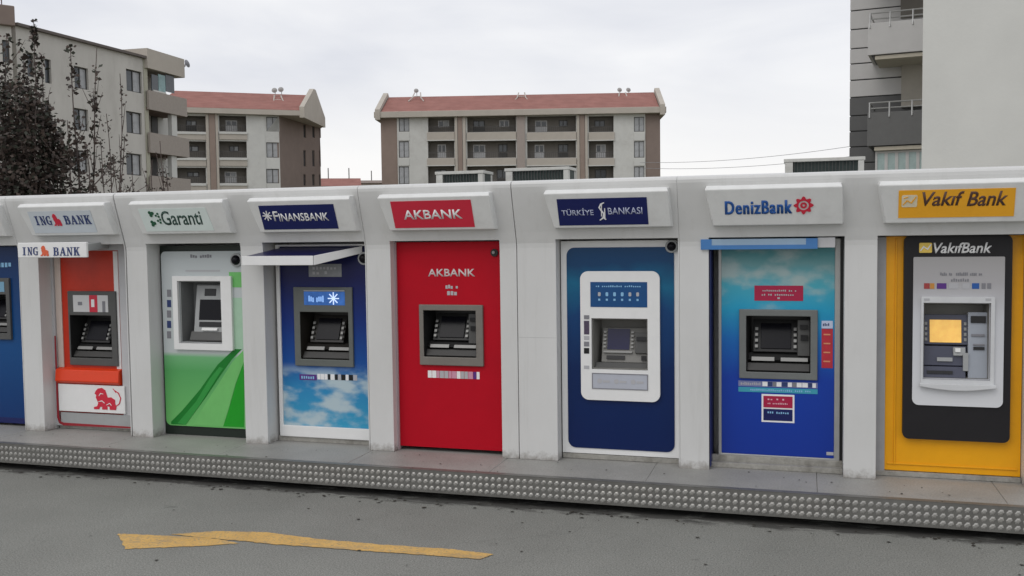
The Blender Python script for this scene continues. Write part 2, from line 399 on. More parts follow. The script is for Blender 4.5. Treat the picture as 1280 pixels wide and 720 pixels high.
BUMPM = mat('tread_plate_bump', (.38,.372,.35), .33, metal=.4, var=.3, vs=3, dirt=((.16,.15,.13), .6, 3))
x = PX0; k = 0
for x2 in (PX0+.0555*41, PX0+.0555*84, PX0+.0555*132, PX0+.0555*182, PX0+.0555*229, PX1):
    bm = bmesh.new(); box(W0, x+.0007, -.190, x2-.0007, .0, .602, .610, bm=bm)
    box(W0, x+.002, .001, x2-.002, .006, .55, .610, bm=bm)
    tp = obj('tread_plate', bm, TREAD, plat); bm = bmesh.new()
    n = int((x2-x)/.0555+.01)
    for i in range(n):
        for r in range(3):
            cu = x+.0277+i*.0555; cv = -.154+r*.0555; d = .020; a = 1
            ca, sa = math.cos(.95*a+rs.uniform(-.08,.08)), math.sin(.95*a); p = [(cu+ca*x_-sa*y_, cv+sa*x_+ca*y_) for x_, y_ in ((-.026,0),(-.014,-.0165),(.014,-.0165),(.026,0),(.014,.0165),(-.014,.0165))]
            base = [bm.verts.new(W0.P(u, v, .6102)) for u, v in p]; top = [bm.verts.new(W0.P(cu+(u-cu)*.55, cv+(v-cv)*.5, .6155)) for u, v in p]
            bm.faces.new(top)
            for q in range(6): bm.faces.new((base[q], base[(q+1) % 6], top[(q+1) % 6], top[q]))
    obj('raised_stud', bm, BUMPM, tp, kind='stuff'); x = x2
# worn arrow painted on the road
def arrow_b(t, b, pos):
    c = rampc(t, nz(t, pos, 7, 8, .7), [(.3, (.58,.35,.10)), (.7, (.70,.44,.14))])
    wr = rampc(t, nz(t, pos, 3.5, 9, .8, (1.2, 2.6, 1)), [(.51, (0,0,0)), (.68, (.75,.75,.75))])
    c = mixc(t, rampc(t, nz(t, pos, 55, 4, .7), [(.52, (0,0,0)), (.62, (.55,.55,.55))]), c, (.2,.19,.16)); c = mixc(t, wr, c, (.22,.205,.175)); t.links.new(c, b.inputs['Base Color']); b.inputs['Roughness'].default_value = .8; bumpn(t, b, nz(t, pos, 120, 3, .7), .4, .005)
ARW = world_mat('worn_yellow_paint', arrow_b)
def jag(pts, n=14, a=.007, seed=2):
    rr = random.Random(seed); o = []
    for i, p in enumerate(pts):
        q = pts[(i+1) % len(pts)]
        for k in range(n): t = k/n; o.append((p[0]+(q[0]-p[0])*t+rr.uniform(-a, a), p[1]+(q[1]-p[1])*t+rr.uniform(-a, a)))
    return o
def flat(pts, z, bm=None):
    bm = bm or bmesh.new(); f = bm.faces.new([bm.verts.new((x, y, z)) for x, y in pts]); bmesh.ops.triangulate(bm, faces=[f]); return bm
GR = lambda px, py: (lambda d: ((CAM+d*((ROADZ+.004-CAM.z)/d.z)).x, (CAM+d*((ROADZ+.004-CAM.z)/d.z)).y))(ray(px, py))
bm = bmesh.new()
flat(jag([GR(*p) for p in ((147,667),(157,686),(240,683),(300,679),(262,672),(200,669))]), ROADZ+.004, bm)
flat(jag([GR(*p) for p in ((212,668),(300,676),(340,680),(420,686),(520,693),(600,699),(617,693),(560,686),(480,681),(400,674),(330,665),(270,664))], seed=5), ROADZ+.005, bm)
tag(obj('road_arrow', bm, ARW), 'worn yellow arrow painted on the asphalt pointing left', 'road marking')
# loose grit and leaves on road and platform
bm = bmesh.new(); rr = random.Random(11)
def flake(bm, x, y, z, s, rr):
    a = rr.uniform(0, 6.3); n = rr.choice((3, 4, 5))
    vs = [bm.verts.new((x+s*rr.uniform(.5, 1)*math.cos(a+6.283*k/n), y+s*rr.uniform(.5, 1)*math.sin(a+6.283*k/n), z+rr.uniform(.001, .006))) for k in range(n)]
    bm.faces.new(vs)
for k in range(170): flake(bm, rr.uniform(-8.5, 2.2), -.63-abs(rr.gauss(0, .09)), ROADZ+.002, rr.uniform(.008, .028), rr)
for k in range(60): flake(bm, rr.uniform(-8.5, 2.2), rr.uniform(-3.4, -.7), ROADZ+.002, rr.uniform(.008, .022), rr)
for k in range(60): flake(bm, rr.uniform(-8.5, 2.2), rr.uniform(-.58, -.02), .003, rr.uniform(.006, .018), rr)
tag(obj('grit', bm, mat('leaf_grit', (.045,.04,.032), .9, var=.3, vs=3)), 'scattered grit and dead leaf scraps on road and platform', 'grit', kind='stuff')

def shell_b(t, b, pos):
    c = rampc(t, nz(t, pos, 1.3, 6, .6, (1,1,.6)), [(.3, (.60,.60,.585)), (.7, (.67,.67,.66))])
    st = rampc(t, nz(t, pos, 5, 8, .7, (2.2, 2.2, .16)), [(.54, (0,0,0)), (.76, (.22,.22,.22))]); c = mixc(t, st, c, (.36,.35,.32))       # rain streaks
    sc = rampc(t, nz(t, pos, 11, 8, .78), [(.66, (0,0,0)), (.74, (.30,.30,.30))]); c = mixc(t, sc, c, (.30,.28,.25))                          # scuffs
    s = t.nodes.new('ShaderNodeSeparateXYZ'); t.links.new(pos, s.inputs[0])
    mr = t.nodes.new('ShaderNodeMapRange'); mr.inputs[1].default_value = .16; mr.inputs[2].default_value = .0; t.links.new(s.outputs[2], mr.inputs[0])
    ad = t.nodes.new('ShaderNodeMath'); ad.operation = 'MULTIPLY'; t.links.new(mr.outputs[0], ad.inputs[0]); t.links.new(nz(t, pos, 14, 7, .7), ad.inputs[1])
    c = mixc(t, rampc(t, ad.outputs[0], [(.26, (0,0,0)), (.52, (.75,.75,.75))]), c, (.22,.20,.175))                                            # splash dirt at the foot
    t.links.new(c, b.inputs['Base Color']); b.inputs['Roughness'].default_value = .42; b.inputs['Specular IOR Level'].default_value = .35
    bumpn(t, b, nz(t, pos, 5, 4, .5), .12, .01)
SHELL = world_mat('shell_white', shell_b)
# ------------------------------------------------------------------ kiosk shells
OPEN_Z = 1.972
PROF = [(0,.0),(0,1.90),(-.004,1.94),(-.014,OPEN_Z),(-.034,2.04),(-.064,2.13),(-.106,2.26),(-.143,2.38),(-.157,2.43),(-.158,2.456),(-.146,2.476),(-.115,2.487),(.05,2.498),(.075,2.49),(.085,2.46),(.09,2.14),(1.45,2.10)]
SI = 3
def shell(x0, x1, x2, x3, depth, parent):
    x0 += .003 if abs(x0+2.47) < .01 else .0004; x3 -= .003 if abs(x3+2.47) < .01 else .0004; bm = bmesh.new()
    V = {}
    def v(x, y, z):
        k = (round(x, 4), round(y, 4), round(z, 4))
        if k not in V: V[k] = bm.verts.new((x, y, z))
        return V[k]
    n = len(PROF)
    for k in range(n-1):
        (ya, za), (yb, zb) = PROF[k], PROF[k+1]
        for a, b in ((x0, x1), (x1, x2), (x2, x3)):
            if (a, b) == (x1, x2) and k < SI: continue
            bm.faces.new((v(a,ya,za), v(b,ya,za), v(b,yb,zb), v(a,yb,zb)))
    lo = PROF[:SI+1]
    for xx in (x1, x2):
        bm.faces.new([v(xx,y,z) for y, z in lo]+[v(xx,depth,OPEN_Z), v(xx,depth,0)])
    bm.faces.new((v(x1,lo[-1][0],OPEN_Z), v(x2,lo[-1][0],OPEN_Z), v(x2,depth,OPEN_Z), v(x1,depth,OPEN_Z)))
    bm.faces.new((v(x1,depth,0), v(x2,depth,0), v(x2,depth,OPEN_Z), v(x1,depth,OPEN_Z)))
    for xx in (x0, x3): bm.faces.new([v(xx,y,z) for y, z in PROF]+[v(xx,1.45,0)])
    bm.faces.new([v(x0,1.45,0), v(x1,1.45,0), v(x2,1.45,0), v(x3,1.45,0), v(x3,1.45,2.10), v(x2,1.45,2.10), v(x1,1.45,2.10), v(x0,1.45,2.10)])
    return obj('cabin', bm, SHELL, parent, bevel=.004, seg=2)
# sign box: a leaning fascia case with a chamfered top edge
SB0, SB1, SBZ0, SBZ1, SBY0, SBY1 = .29, 1.31, 2.07, 2.362, -.12, -.25
TILT = Vector((0, SBY1-SBY0, SBZ1-SBZ0)).normalized()
def sframe(m): return Frame((0, SBY0, SBZ0), (1,0,0), TILT)
def sign_box(m, parent, mt=SIGNBOX):
    F = sframe(m); H = math.hypot(SBY1-SBY0, SBZ1-SBZ0)
    bm = bmesh.new()
    fr = [Vector((m+.30, SBY0, SBZ0)), Vector((m+1.305, SBY0, SBZ0)), Vector((m+1.30, SBY1, SBZ1)), Vector((m+.235, SBY1, SBZ1))]
    ch = [Vector((m+.25, SBY1+.028, SBZ1+.032)), Vector((m+1.285, SBY1+.028, SBZ1+.032))]
    bk = [Vector((m+.27, .02, SBZ0)), Vector((m+1.325, .02, SBZ0)), Vector((m+1.32, .02, SBZ1+.05)), Vector((m+.215, .02, SBZ1+.05))]
    a = [bm.verts.new(p) for p in fr]; c = [bm.verts.new(p) for p in ch]; b = [bm.verts.new(p) for p in bk]
    bm.faces.new(a); bm.faces.new((a[3], a[2], c[1], c[0])); bm.faces.new((c[0], c[1], b[2], b[3]))
    bm.faces.new((a[0], a[1], b[1], b[0])); bm.faces.new((a[0], b[0], b[3], c[0], a[3])); bm.faces.new((a[1], a[2], c[1], b[2], b[1])); bm.faces.new(b)
    o = obj('sign_box', bm, mt, parent, bevel=.007, seg=2)
    return o
def dome_camera(F, px, py, r, w, parent):
    u, v = F.uv(px, py, w)
    bm = bmesh.new(); disc(F, u, v, r, w-.02, w+.012, 24, bm=bm)
    c = obj('camera_ring', bm, SILV, parent, bevel=.004)
    bm = bmesh.new(); bmesh.ops.create_uvsphere(bm, u_segments=16, v_segments=8, radius=r*.74, matrix=Matrix.Translation(F.P(u, v, w+.006)))
    obj('camera_lens', bm, GLASS, c, smooth=True); return c
def cash_machine(F, rect, hole, parent, kind, w=.03, bez=BEZ, depth=.2, screen_m=GLASS, body=DARKG, **kw):
    """bezel round a recess (hole rect) with a tilted screen, keys, slots, keypad ledge; all rects are (u0,v0,u1,v1)"""
    u0, v0, u1, v1 = rect; a0, b0, a1, b1 = hole
    bm = prism(F, rectpts(u0, v0, u1, v1), -.01, w, [rectpts(a0, b0, a1, b1)])
    cm = obj('cash_machine', bm, bez, parent, bevel=.006)
    # recess
    bm = bmesh.new(); ix = (a1-a0)*.06; d = -depth
    fo = [F.P(a0+.001, b0+.001, w-.004), F.P(a1-.001, b0+.001, w-.004), F.P(a1-.001, b1-.001, w-.004), F.P(a0+.001, b1-.001, w-.004)]
    ba = [F.P(a0+ix, b0+.01, d), F.P(a1-ix*.5, b0+.01, d), F.P(a1-ix*.5, b1-.02, d), F.P(a0+ix, b1-.02, d)]
    A = [bm.verts.new(p) for p in fo]; Bv = [bm.verts.new(p) for p in ba]; bm.faces.new(Bv)
    for i in range(4): bm.faces.new((A[i], A[(i+1) % 4], Bv[(i+1) % 4], Bv[i]))
    obj('recess', bm, body, cm)
    W, H = a1-a0, b1-b0
    def slope(x0, y0, x1, y1, wb, wt, th, m, name, bev=.003, sk=0):
        """panel from (y0, depth wb) to (y1, depth wt) in unit coords of the hole"""
        p = [(a0+x0*W, b0+y0*H, wb), (a0+x1*W, b0+y0*H, wb), (a0+x1*W, b0+y1*H, wt), (a0+x0*W, b0+y1*H, wt)]
        bm = bmesh.new(); f = [bm.verts.new(F.P(*q)) for q in p]; k = [bm.verts.new(F.P(q[0], q[1]-th*.3, q[2]-th)) for q in p]
        bm.faces.new(f); bm.faces.new(k[::-1])
        for i in range(4): bm.faces.new((f[i], f[(i+1) % 4], k[(i+1) % 4], k[i]))
        return obj(name, bm, m, cm, bevel=bev, seg=1)
    return cm, slope
def machine_std(F, rect, hole, parent, bez=BEZ, w=.03, right_col=True, top_gap=.10, led=True, body=DARKG, fascia=MIDG):
    cm, sl = cash_machine(F, rect, hole, parent, 'std', w, bez, body=body)
    ledge_m = mat('charcoal_plastic', (.045,.044,.042), .45, var=.1, vs=10)
    sl(.10, .34, .80, .90, -.06, -.17, .02, body, 'screen_surround')
    sl(.22, .40, .70, .84, -.06, -.145, .014, GLASS, 'screen')
    for sx in (.13, .74):
        for k in range(4): sl(sx, .42+k*.10, sx+.045, .47+k*.10, -.045-k*.02, -.055-k*.02, .012, KEYM, 'key', bev=0)
    if right_col:
        sl(.80, .28, .99, .92, -.05, -.06, .03, fascia, 'card_reader')
        sl(.84, .76, .96, .84, -.035, -.035, .012, BLACK, 'card_slot', bev=0)
        sl(.85, .56, .96, .66, -.035, -.035, .012, BLACK, 'receipt_slot', bev=0)
    sl(.02, .20, .98, .32, -.03, -.09, .03, body, 'cash_shelf')
    sl(.08, .19, .44, .255, -.012, -.03, .012, KEYM, 'cash_slot', bev=0)
    sl(.54, .19, .96, .25, -.012, -.03, .012, KEYM, 'keypad', bev=0)
    sl(.01, .02, .99, .15, .012, -.03, .03, ledge_m, 'ledge')
    return cm, sl
def decal(F, rect, w, m, parent, name='sticker', r=0, th=.002):
    return obj(name, prism(F, rectpts(*rect, r), w, w+th), m, parent)
def pp(F, pts, w=0): return [F.uv(x, y, w) for x, y in pts]
def card_strip(F, rect, w, parent, seed, cols):
    """row of little card marks"""
    u0, v0, u1, v1 = rect; rr = random.Random(seed); x = u0
    while x < u1-.01:
        d = rr.uniform(.03, .05); d = min(d, u1-x); decal(F, (x, v0, x+d-.004, v1), w, rr.choice(cols), parent, 'card_mark')
        x += d
def kiosk(m, label, x1=None, x0=None, x2=None, x3=None, depth=.4):
    x0 = m if x0 is None else x0; x1 = m+.245 if x1 is None else x1; x2 = m+1.338 if x2 is None else x2; x3 = m+1.338+.0 if x3 is None else x3
    k = empty('bank_kiosk', ((x0+x3)/2, .7, 0), label, 'kiosk', 'bank kiosks standing side by side along the platform')
    if x3-x2 < .02: x2 = x3-.012
    shell(x0, x1, x2, x3, depth+.30, k)
    return k
def hide_edge(F): pass

# ---- K0: blue kiosk cut by the left edge of the photograph
d = .18; k = kiosk(-9.30, 'blue fronted kiosk at the far left end of the row', depth=d)
F = Frame((0,d,0), (1,0,0)); a, b = -9.04, -7.975
hole = (-8.72, 1.02, -8.30, 1.52)
bm = prism(F, rectpts(a, .03, b, 1.96), 0, .012, [rectpts(*hole)])
BLUE0 = print_mat('blue_panel_print', [(0, (.004,.03,.14)), (.5, (.006,.07,.23)), (1, (.004,.03,.12))], 0, 1.95, noise_amt=.06)
dp = obj('door_panel', bm, BLUE0, k)
decal(F, (a, .03, b, .09), .013, NAVY, dp, 'plinth_strip')
r_ = (-8.78, .95, -8.25, 1.62); cmk, sl = machine_std(F, r_, (-8.72, 1.02, -8.30, 1.44), k, bez=MIDG, w=.04)
decal(F, (-8.71, 1.47, -8.31, 1.58), .041, mat('pale_blue_sign', (.18,.36,.50), .3, var=.05), cmk, 'header_sign')
bars(F, F.R(-16, 326, 15, 334, .014), 7, .013, LBLUEP, dp, fill=.7, seed=2)
s = sign_box(-9.30, k)

# ---- K1: orange kiosk with lion
m_ = -7.96; d = .21; k = kiosk(m_, 'kiosk with orange-red front, white surround and small red lion at its foot', depth=d); F = Frame((0,d,0), (1,0,0)); G = Frame((0,d-.04,0), (1,0,0))
e0, _, e1, _ = G.R(64, 300, 160, 530)
LT = mat('light_grey_frame', (.52,.52,.53), .35, var=.05)
zb, zt = .035, G.uv(120, 306)[1]
H1 = F.R(91, 394, 142, 447)
bm = prism(G, rectpts(e0, zb, e1+.07, zt, (0,0,.05,0)), -.05, .0, [rectpts(e0+.05, zb+.05, G.uv(151, 420)[0], zt-.06)])
fr = obj('door_frame', bm, LT, k, bevel=.006)
bm = prism(F, rectpts(e0+.045, zb+.04, F.uv(153, 420)[0], zt-.055), -.004, .008, [rectpts(*H1)])
dp = obj('door_panel', bm, ORANGE, k)
obj('cream_strip', box(F, e0+.055, G.uv(70, 459)[1], e0+.13, zt-.07, .009, .02), CREAM, dp)
obj('cream_strip', box(F, F.uv(145, 390)[0], G.uv(70, 459)[1], F.uv(150.5, 390)[0], zt-.07, .009, .016), WHITE, dp)
r_ = F.R(86, 364, 146, 457, .03)
cmk, sl = machine_std(F, r_, H1, k, bez=MIDG, w=.035, right_col=False, body=DARKG)
hd = F.R(91.5, 369, 135, 390, .037)
decal(F, hd, .036, mat('white_sign_face', (.62,.62,.62), .3, var=.03), cmk, 'header_sign', r=.005)
hw = hd[2]-hd[0]; hh = hd[3]-hd[1]
decal(F, (hd[0]+hw*.47, hd[1], hd[0]+hw*.70, hd[3]), .0385, REDP, cmk, 'red_band')
decal(F, (hd[0]+hw*.53, hd[1]+hh*.3, hd[0]+hw*.62, hd[1]+hh*.75), .041, WHITEP, cmk, 'emblem')
decal(F, (hd[0]+hw*.84, hd[1], hd[0]+hw*.92, hd[1]+hh*.65), .0385, GREYT, cmk, 'print_mark')
decal(F, (hd[0]+hw*.14, hd[1]+hh*.4, hd[0]+hw*.26, hd[1]+hh*.6), .0385, GREYT, cmk, 'print_mark')
# projecting orange shelf
u0, v0, u1, v1 = G.R(72, 460, 151, 480)
bm = bmesh.new(); pr = [(0, v1), (.07, v1-.02), (.085, v0+.03), (.05, v0), (0, v0)]
A = [bm.verts.new(F.P(u0, z, w)) for w, z in pr]; Bv = [bm.verts.new(F.P(u1, z, w)) for w, z in pr]
bm.faces.new(A); bm.faces.new(Bv[::-1])
for i in range(5): bm.faces.new((A[i], Bv[i], Bv[(i+1) % 5], A[(i+1) % 5]))
obj('shelf', bm, ORANGEB, k, bevel=.008)
u0, v0, u1, v1 = G.R(75, 481, 158, 515)
lp = obj('lower_panel', box(G, u0, v0, u1-.005, v1, 0.0, .02), WHITE, k, bevel=.004)
lr = G.R(116, 485, 151, 512, .02)
lion(G, lr, .021, REDP, lp)
q = lambda x, y: (lr[0]+x*(lr[2]-lr[0]), lr[1]+y*(lr[3]-lr[1]))
strokes(G, [[q(.78,.12), q(.95,.3), q(1.0,.55), q(.93,.78), q(.80,.9)], [q(.84,.8), q(.74,.98)]], .012, .021, REDP, lp, 'lion_tail')
strokes(G, [[q(.24,.62), q(.30,.74), q(.40,.72)], [q(.22,.36), q(.34,.40), q(.44,.3)], [q(.50,.22), q(.62,.30), q(.68,.2)]], .009, .026, WHITEP, lp, 'lion_line')
u0, v0, u1, v1 = G.R(77, 517, 160, 531)
obj('foot_panel', box(G, u0, v0, u1+.04, v1, -.01, .006), SILV, k)
strokes(G, [[(e0+.055, 1.0), (e0+.055, .12), (e0+.075, .07), (e0+.12, .052), (e1+.06, .052)]], .03, .006, mat('dark_red_edge', (.32,.02,.03), .4), fr, 'red_edging')
# small visor
vy = -.34; V_ = Frame((0,vy,0), (1,0,0)); u0, v0, u1, v1 = V_.R(22, 303, 108, 322)
bm = bmesh.new(); box(V_, u0, v0, u1, v1, -.03, 0, bm=bm)
vz = obj('visor', bm, WHITE, k, bevel=.006)
bm = bmesh.new()
ps = [V_.P(u0+.03, v1-.02, -.03), V_.P(u1-.01, v1-.02, -.03), Vector((-6.95, d-.05, v1+.0)), Vector((-7.68, d-.05, v1+.0))]
A = [bm.verts.new(p) for p in ps]; Bv = [bm.verts.new(p-Vector((0,0,.07))) for p in ps]; bm.faces.new(A); bm.faces.new(Bv[::-1])
for i in range(4): bm.faces.new((A[i], A[(i+1) % 4], Bv[(i+1) % 4], Bv[i]))
obj('visor_body', bm, SILV, vz, bevel=.005)
serif(V_, 'ING', V_.R(27, 309, 48, 319), .001, NAVYT, vz); serif(V_, 'BANK', V_.R(66, 309, 100, 319.5), .001, NAVYT, vz)
lr = V_.R(50.5, 307, 63, 320); lion(V_, lr, .001, mat('lion_orange', (.7,.12,.05), .4, var=0), vz)
s = sign_box(m_, k); SF = sframe(m_)
decal(SF, (m_+.35, .03, m_+1.12, .27), .002, SIGNCLR, s, 'sign_panel')
serif(SF, 'ING', SF.R(43, 270, 65, 281), .005, NAVYT, s); serif(SF, 'BANK', SF.R(80, 269, 114, 280), .005, NAVYT, s)
lr = SF.R(66, 267, 78, 282); lion(SF, lr, .005, REDP, s)

# ---- K2: white and green kiosk
m_ = -6.61; d = .20; k = kiosk(m_, 'kiosk with white and green front crossed by dark green stripes', depth=d); F = Frame((0,d,0), (1,0,0))
x0, x1 = m_+.25, m_+1.325
u0, v0, _, v1 = F.R(206, 314, 303, 533)
H2 = F.R(225, 351, 279, 429, .02); SR = F.R(219, 345, 292, 437, .02)
gr = print_mat('white_to_green_print', [(0, (.17,.52,.15)), (.33, (.10,.38,.12)), (.405, (.17,.45,.20)), (.43, (.56,.60,.60)), (1, (.52,.56,.57))], .04, 1.95, noise_amt=.0)
obj('door_backing', prism(F, rectpts(x0, .0, x1, 1.95), -.015, .0, [rectpts(*H2)]), mat('black_green_surround', (.012,.02,.015), .4, var=.1), k)
bm = prism(F, rectpts(u0, v0, x1, v1, (.06,0,0,.05)), .001, .02, [rectpts(*H2)])
dp = obj('door_panel', bm, gr, k)
# stripes (flat print laid on the panel)
def poly(F, px, w, m, parent, name='printed_stripe', clip=None, th=.0015):
    pts = pp(F, px, w)
    if clip: pts = [(max(clip[0], min(clip[2], a)), max(clip[1], min(clip[3], b))) for a, b in pts]
    return obj(name, prism(F, pts, w, w+th), m, parent)
clip = (u0+.005, v0+.004, x1-.004, 1.9)
GP = (.004)
poly(F, [(214,527),(228,513),(250,487),(272,456),(292,437),(305,424),(305,434),(290,449),(277,467),(257,497),(240,520),(232,531),(214,530)], .021, GREEND, dp, clip=clip)
poly(F, [(222,529),(245,502),(262,474),(274,459),(279,460),(266,480),(250,506),(232,531)], .0228, mat('green_stripe_mid', (.03,.30,.05), .35), dp, clip=clip)
poly(F, [(279,533),(286,512),(295,480),(305,452),(305,534)], .021, GREENM, dp, clip=clip)
poly(F, [(241,531),(258,503),(277,474),(291,452),(305,437),(305,452),(294,481),(286,510),(279,533)], .0212, GREENL, dp, clip=clip)
gu, gv, _, gt = F.R(288, 340, 303, 359); decal(F, (gu, gv, x1-.005, gt), .021, GREENL, dp, 'printed_square')
gu, gv, _, gt = F.R(293, 372, 303, 436); decal(F, (gu, gv, x1-.005, gt), .021, mat('pale_green_print', (.40,.60,.44), .35), dp, 'printed_band')
bars(F, F.R(238, 318, 265, 322.5, .02), 9, .0205, GREYT, dp, fill=.75, seed=3)
decal(F, F.R(232, 337.5, 275, 339.5, .02), .0205, GREYL, dp, 'print_line')
for k2 in range(5):
    y = 362+k2*13; decal(F, F.R(209, y, 214, y+9, .02), .0205, NAVYT if k2 % 2 else GREYT, dp, 'card_mark')
bm = prism(F, rectpts(*SR, .008), .02, .055, [rectpts(H2[0], H2[1], H2[2], H2[3])])
obj('machine_surround', bm, WHITE, k, bevel=.006)
cm, sl = cash_machine(F, (H2[0]+.001, H2[1]+.001, H2[2]-.001, H2[3]-.001), (H2[0]+.012, H2[1]+.012, H2[2]-.012, H2[3]-.012), k, 'tall', w=.015, bez=SILV, body=mat('grey_recess', (.16,.165,.165), .4, var=.1), depth=.16)
sl(.22, .10, .99, .95, -.02, -.10, .03, SILV, 'fascia', bev=.012)
sl(.34, .36, .94, .70, -.040, -.072, .02, GLASS, 'screen')
sl(.44, .76, .72, .88, -.078, -.090, .02, BLACK, 'status_display')
sl(.36, .25, .90, .33, -.025, -.035, .02, BLACK, 'cash_slot')
sl(.16, .02, .98, .18, .012, -.03, .03, MIDG, 'ledge', bev=.01)
sl(.44, .19, .82, .235, -.005, -.022, .015, WHITE, 'keypad')
dome_camera(F, 295.5, 325, .068, .03, k)
s = sign_box(m_, k); SF = sframe(m_)
obj('sign_panel', prism(SF, [(m_+.34,.25),(m_+.36,.03),(m_+1.13,.03),(m_+1.10,.27),(m_+.34,.27)], .001, .004), SIGNGRN, s)
text(SF, 'Garanti', SF.R(202, 263, 252, 281), .005, mat('green_black_letter', (.02,.06,.045), .4, var=0), s, bold=.012)
bm = bmesh.new()
for cx, cy, a0 in ((189,267,.3),(197,269,1.2),(192,279,2.2),(200,276,.9)):
    u, v = SF.uv(cx, cy)
    for j in range(3):
        an = a0+j*2.094; disc(SF, u+.018*math.cos(an), v+.018*math.sin(an), .017 if cx < 195 else .012, .005, .008+j*.0004, 10, bm=bm)
obj('emblem', bm, GREENF, s)

# ---- K3: dark blue kiosk with cloud print
m_ = -5.28; d = .20; k = kiosk(m_, 'dark blue kiosk with clouds printed at its foot and an angled white edged visor', depth=d); F = Frame((0,d,0), (1,0,0))
x0, x1 = m_+.25, m_+1.325
u0 = F.uv(349, 430)[0]; v0 = F.uv(405, 547)[1]
pu, pv = F.uv(355, 530)
H3 = F.R(377, 390, 437, 449, .01)
pu0 = F.uv(353.5, 440)[0]; pv0 = F.uv(405, 533)[1]
bm = prism(F, rectpts(u0, v0, x1, 1.95), -.01, .03, [rectpts(pu0, pv0, x1-.012, 1.93)])
obj('door_frame', bm, WHITE, k, bevel=.006)
CL = print_mat('blue_cloud_print', [(0, (.045,.34,.55)), (.22, (.03,.25,.50)), (.36, (.008,.08,.33)), (.6, (.006,.03,.20)), (.85, (.005,.007,.08)), (1, (.004,.006,.06))], pv0, 1.92, clouds=(.80, .62, (.46,.57,.62), 3.1, .42, .62), noise_amt=.015)
dp = obj('door_panel', prism(F, rectpts(pu0+.001, pv0+.001, x1-.013, 1.929), -.008, .012, [rectpts(*H3)]), CL, k)
decal(F, F.R(386, 330, 427, 346, .012), .0125, mat('pale_grey_plate', (.26,.27,.28), .4, var=.1, vs=20), dp, 'notice_plate')
bars(F, F.R(391, 333, 422, 337, .012), 7, .0155, GREYL, dp, seed=6); bars(F, F.R(391, 339, 416, 343, .012), 5, .0155, GREYL, dp, seed=7)
BEZG = mat('grey_green_bezel', (.13,.14,.13), .45, var=.08)
r_ = F.R(368, 359, 441, 458, .03); cmk, sl = machine_std(F, r_, H3, k, bez=BEZG, w=.035, right_col=False, body=mat('brown_black_plastic', (.018,.016,.013), .4, var=.15))
hd = F.R(380, 364.5, 431, 381.5, .036)
decal(F, hd, .0355, mat('lit_blue_sign', (.035,.12,.38), .2, var=.3, vs=9, emit=.35), cmk, 'header_sign')
bars(F, (hd[0]+.05, hd[1]+.03, hd[0]+.22, hd[3]-.04), 8, .038, mat('lit_blue_letter', (.25,.45,.85), .4, var=0, emit=.5), cmk, fill=.75, seed=3)
hu, hv = (hd[2]-.12), (hd[1]+hd[3])/2
strokes(F, [[(hu-.06*math.cos(a), hv-.06*math.sin(a)), (hu+.06*math.cos(a), hv+.06*math.sin(a))] for a in (0, .785, 1.571, 2.356)], .02, .038, mat('lit_star', (.6,.75,1), .4, var=0, emit=.6), cmk)
obj('header_trim', box(F, hd[0], hd[3]+.003, hd[2], hd[3]+.014, .035, .042), SILV, cmk)
PUR = mat('purple_print', (.10,.03,.22), .4, var=0)
decal(F, F.R(374.5, 468, 396, 475, .012), .0125, PUR, dp); card_strip(F, F.R(397, 468, 447, 475, .012), .0125, dp, 4, [WHITEP, GREYL, BLACK, WHITEP])
bars(F, F.R(377, 470, 394, 473.5, .012), 6, .015, LBLUEP, dp, seed=8)
dome_camera(F, 455, 323, .062, .035, k)
# angled visor
Zt = lambda px, py, Y: tuple(CAM+ray(px, py)*((Y-CAM.y)/ray(px, py).y))
pA = Vector(Zt(303, 319, -.18)); pB = Vector(Zt(392, 323, -.18)); pB.z = pA.z = (pA.z+pB.z)/2
pC = Vector(Zt(452, 309, d-.02)); pD = Vector(Zt(352, 309, d-.02)); pC.z = pD.z = (pC.z+pD.z)/2
bm = bmesh.new(); A = [bm.verts.new(p) for p in (pA, pB, pC, pD)]; Bv = [bm.verts.new(p-Vector((0,0,.012))) for p in (pA, pB, pC, pD)]
bm.faces.new(A); bm.faces.new(Bv[::-1])
for i in range(4): bm.faces.new((A[i], A[(i+1) % 4], Bv[(i+1) % 4], Bv[i]))
vz = obj('visor', bm, mat('navy_visor_top', (.012,.012,.075), .3, var=.1), k)
bm = bmesh.new()
for p, q_ in ((pA, pB), (pB, pC)):
    n_ = (q_-p).cross(Vector((0,0,1))).normalized()*.014
    hts = (.08, .08) if p is pA else (.08, .06)
    vs = [bm.verts.new(v_) for v_ in (p+n_*0+Vector((0,0,.008)), q_+Vector((0,0,.008)), q_-Vector((0,0,hts[1])), p-Vector((0,0,hts[0])))]
    vb = [bm.verts.new(v.co+n_) for v in vs]; bm.faces.new(vs); bm.faces.new(vb[::-1])
    for i in range(4): bm.faces.new((vs[i], vs[(i+1) % 4], vb[(i+1) % 4], vb[i]))
obj('visor_rim', bm, WHITE, vz, bevel=.003, seg=1)
s = sign_box(m_, k); SF = sframe(m_)
obj('sign_panel', prism(SF, [(m_+.35,.03),(m_+1.13,.03),(m_+1.13,.275),(m_+.35,.275)], .001, .004), NAVY, s)
text(SF, 'F', SF.R(342, 264, 348, 276), .005, WHITEP, s, bold=.015); text(SF, 'INANSBANK', SF.R(349, 266, 411, 276), .005, WHITEP, s, bold=.012)
hu, hv = SF.uv(334.5, 269.5)
strokes(SF, [[(hu-.05*math.cos(a), hv-.05*math.sin(a)), (hu+.05*math.cos(a), hv+.05*math.sin(a))] for a in (0, .785, 1.571, 2.356)], .018, .005, WHITEP, s)

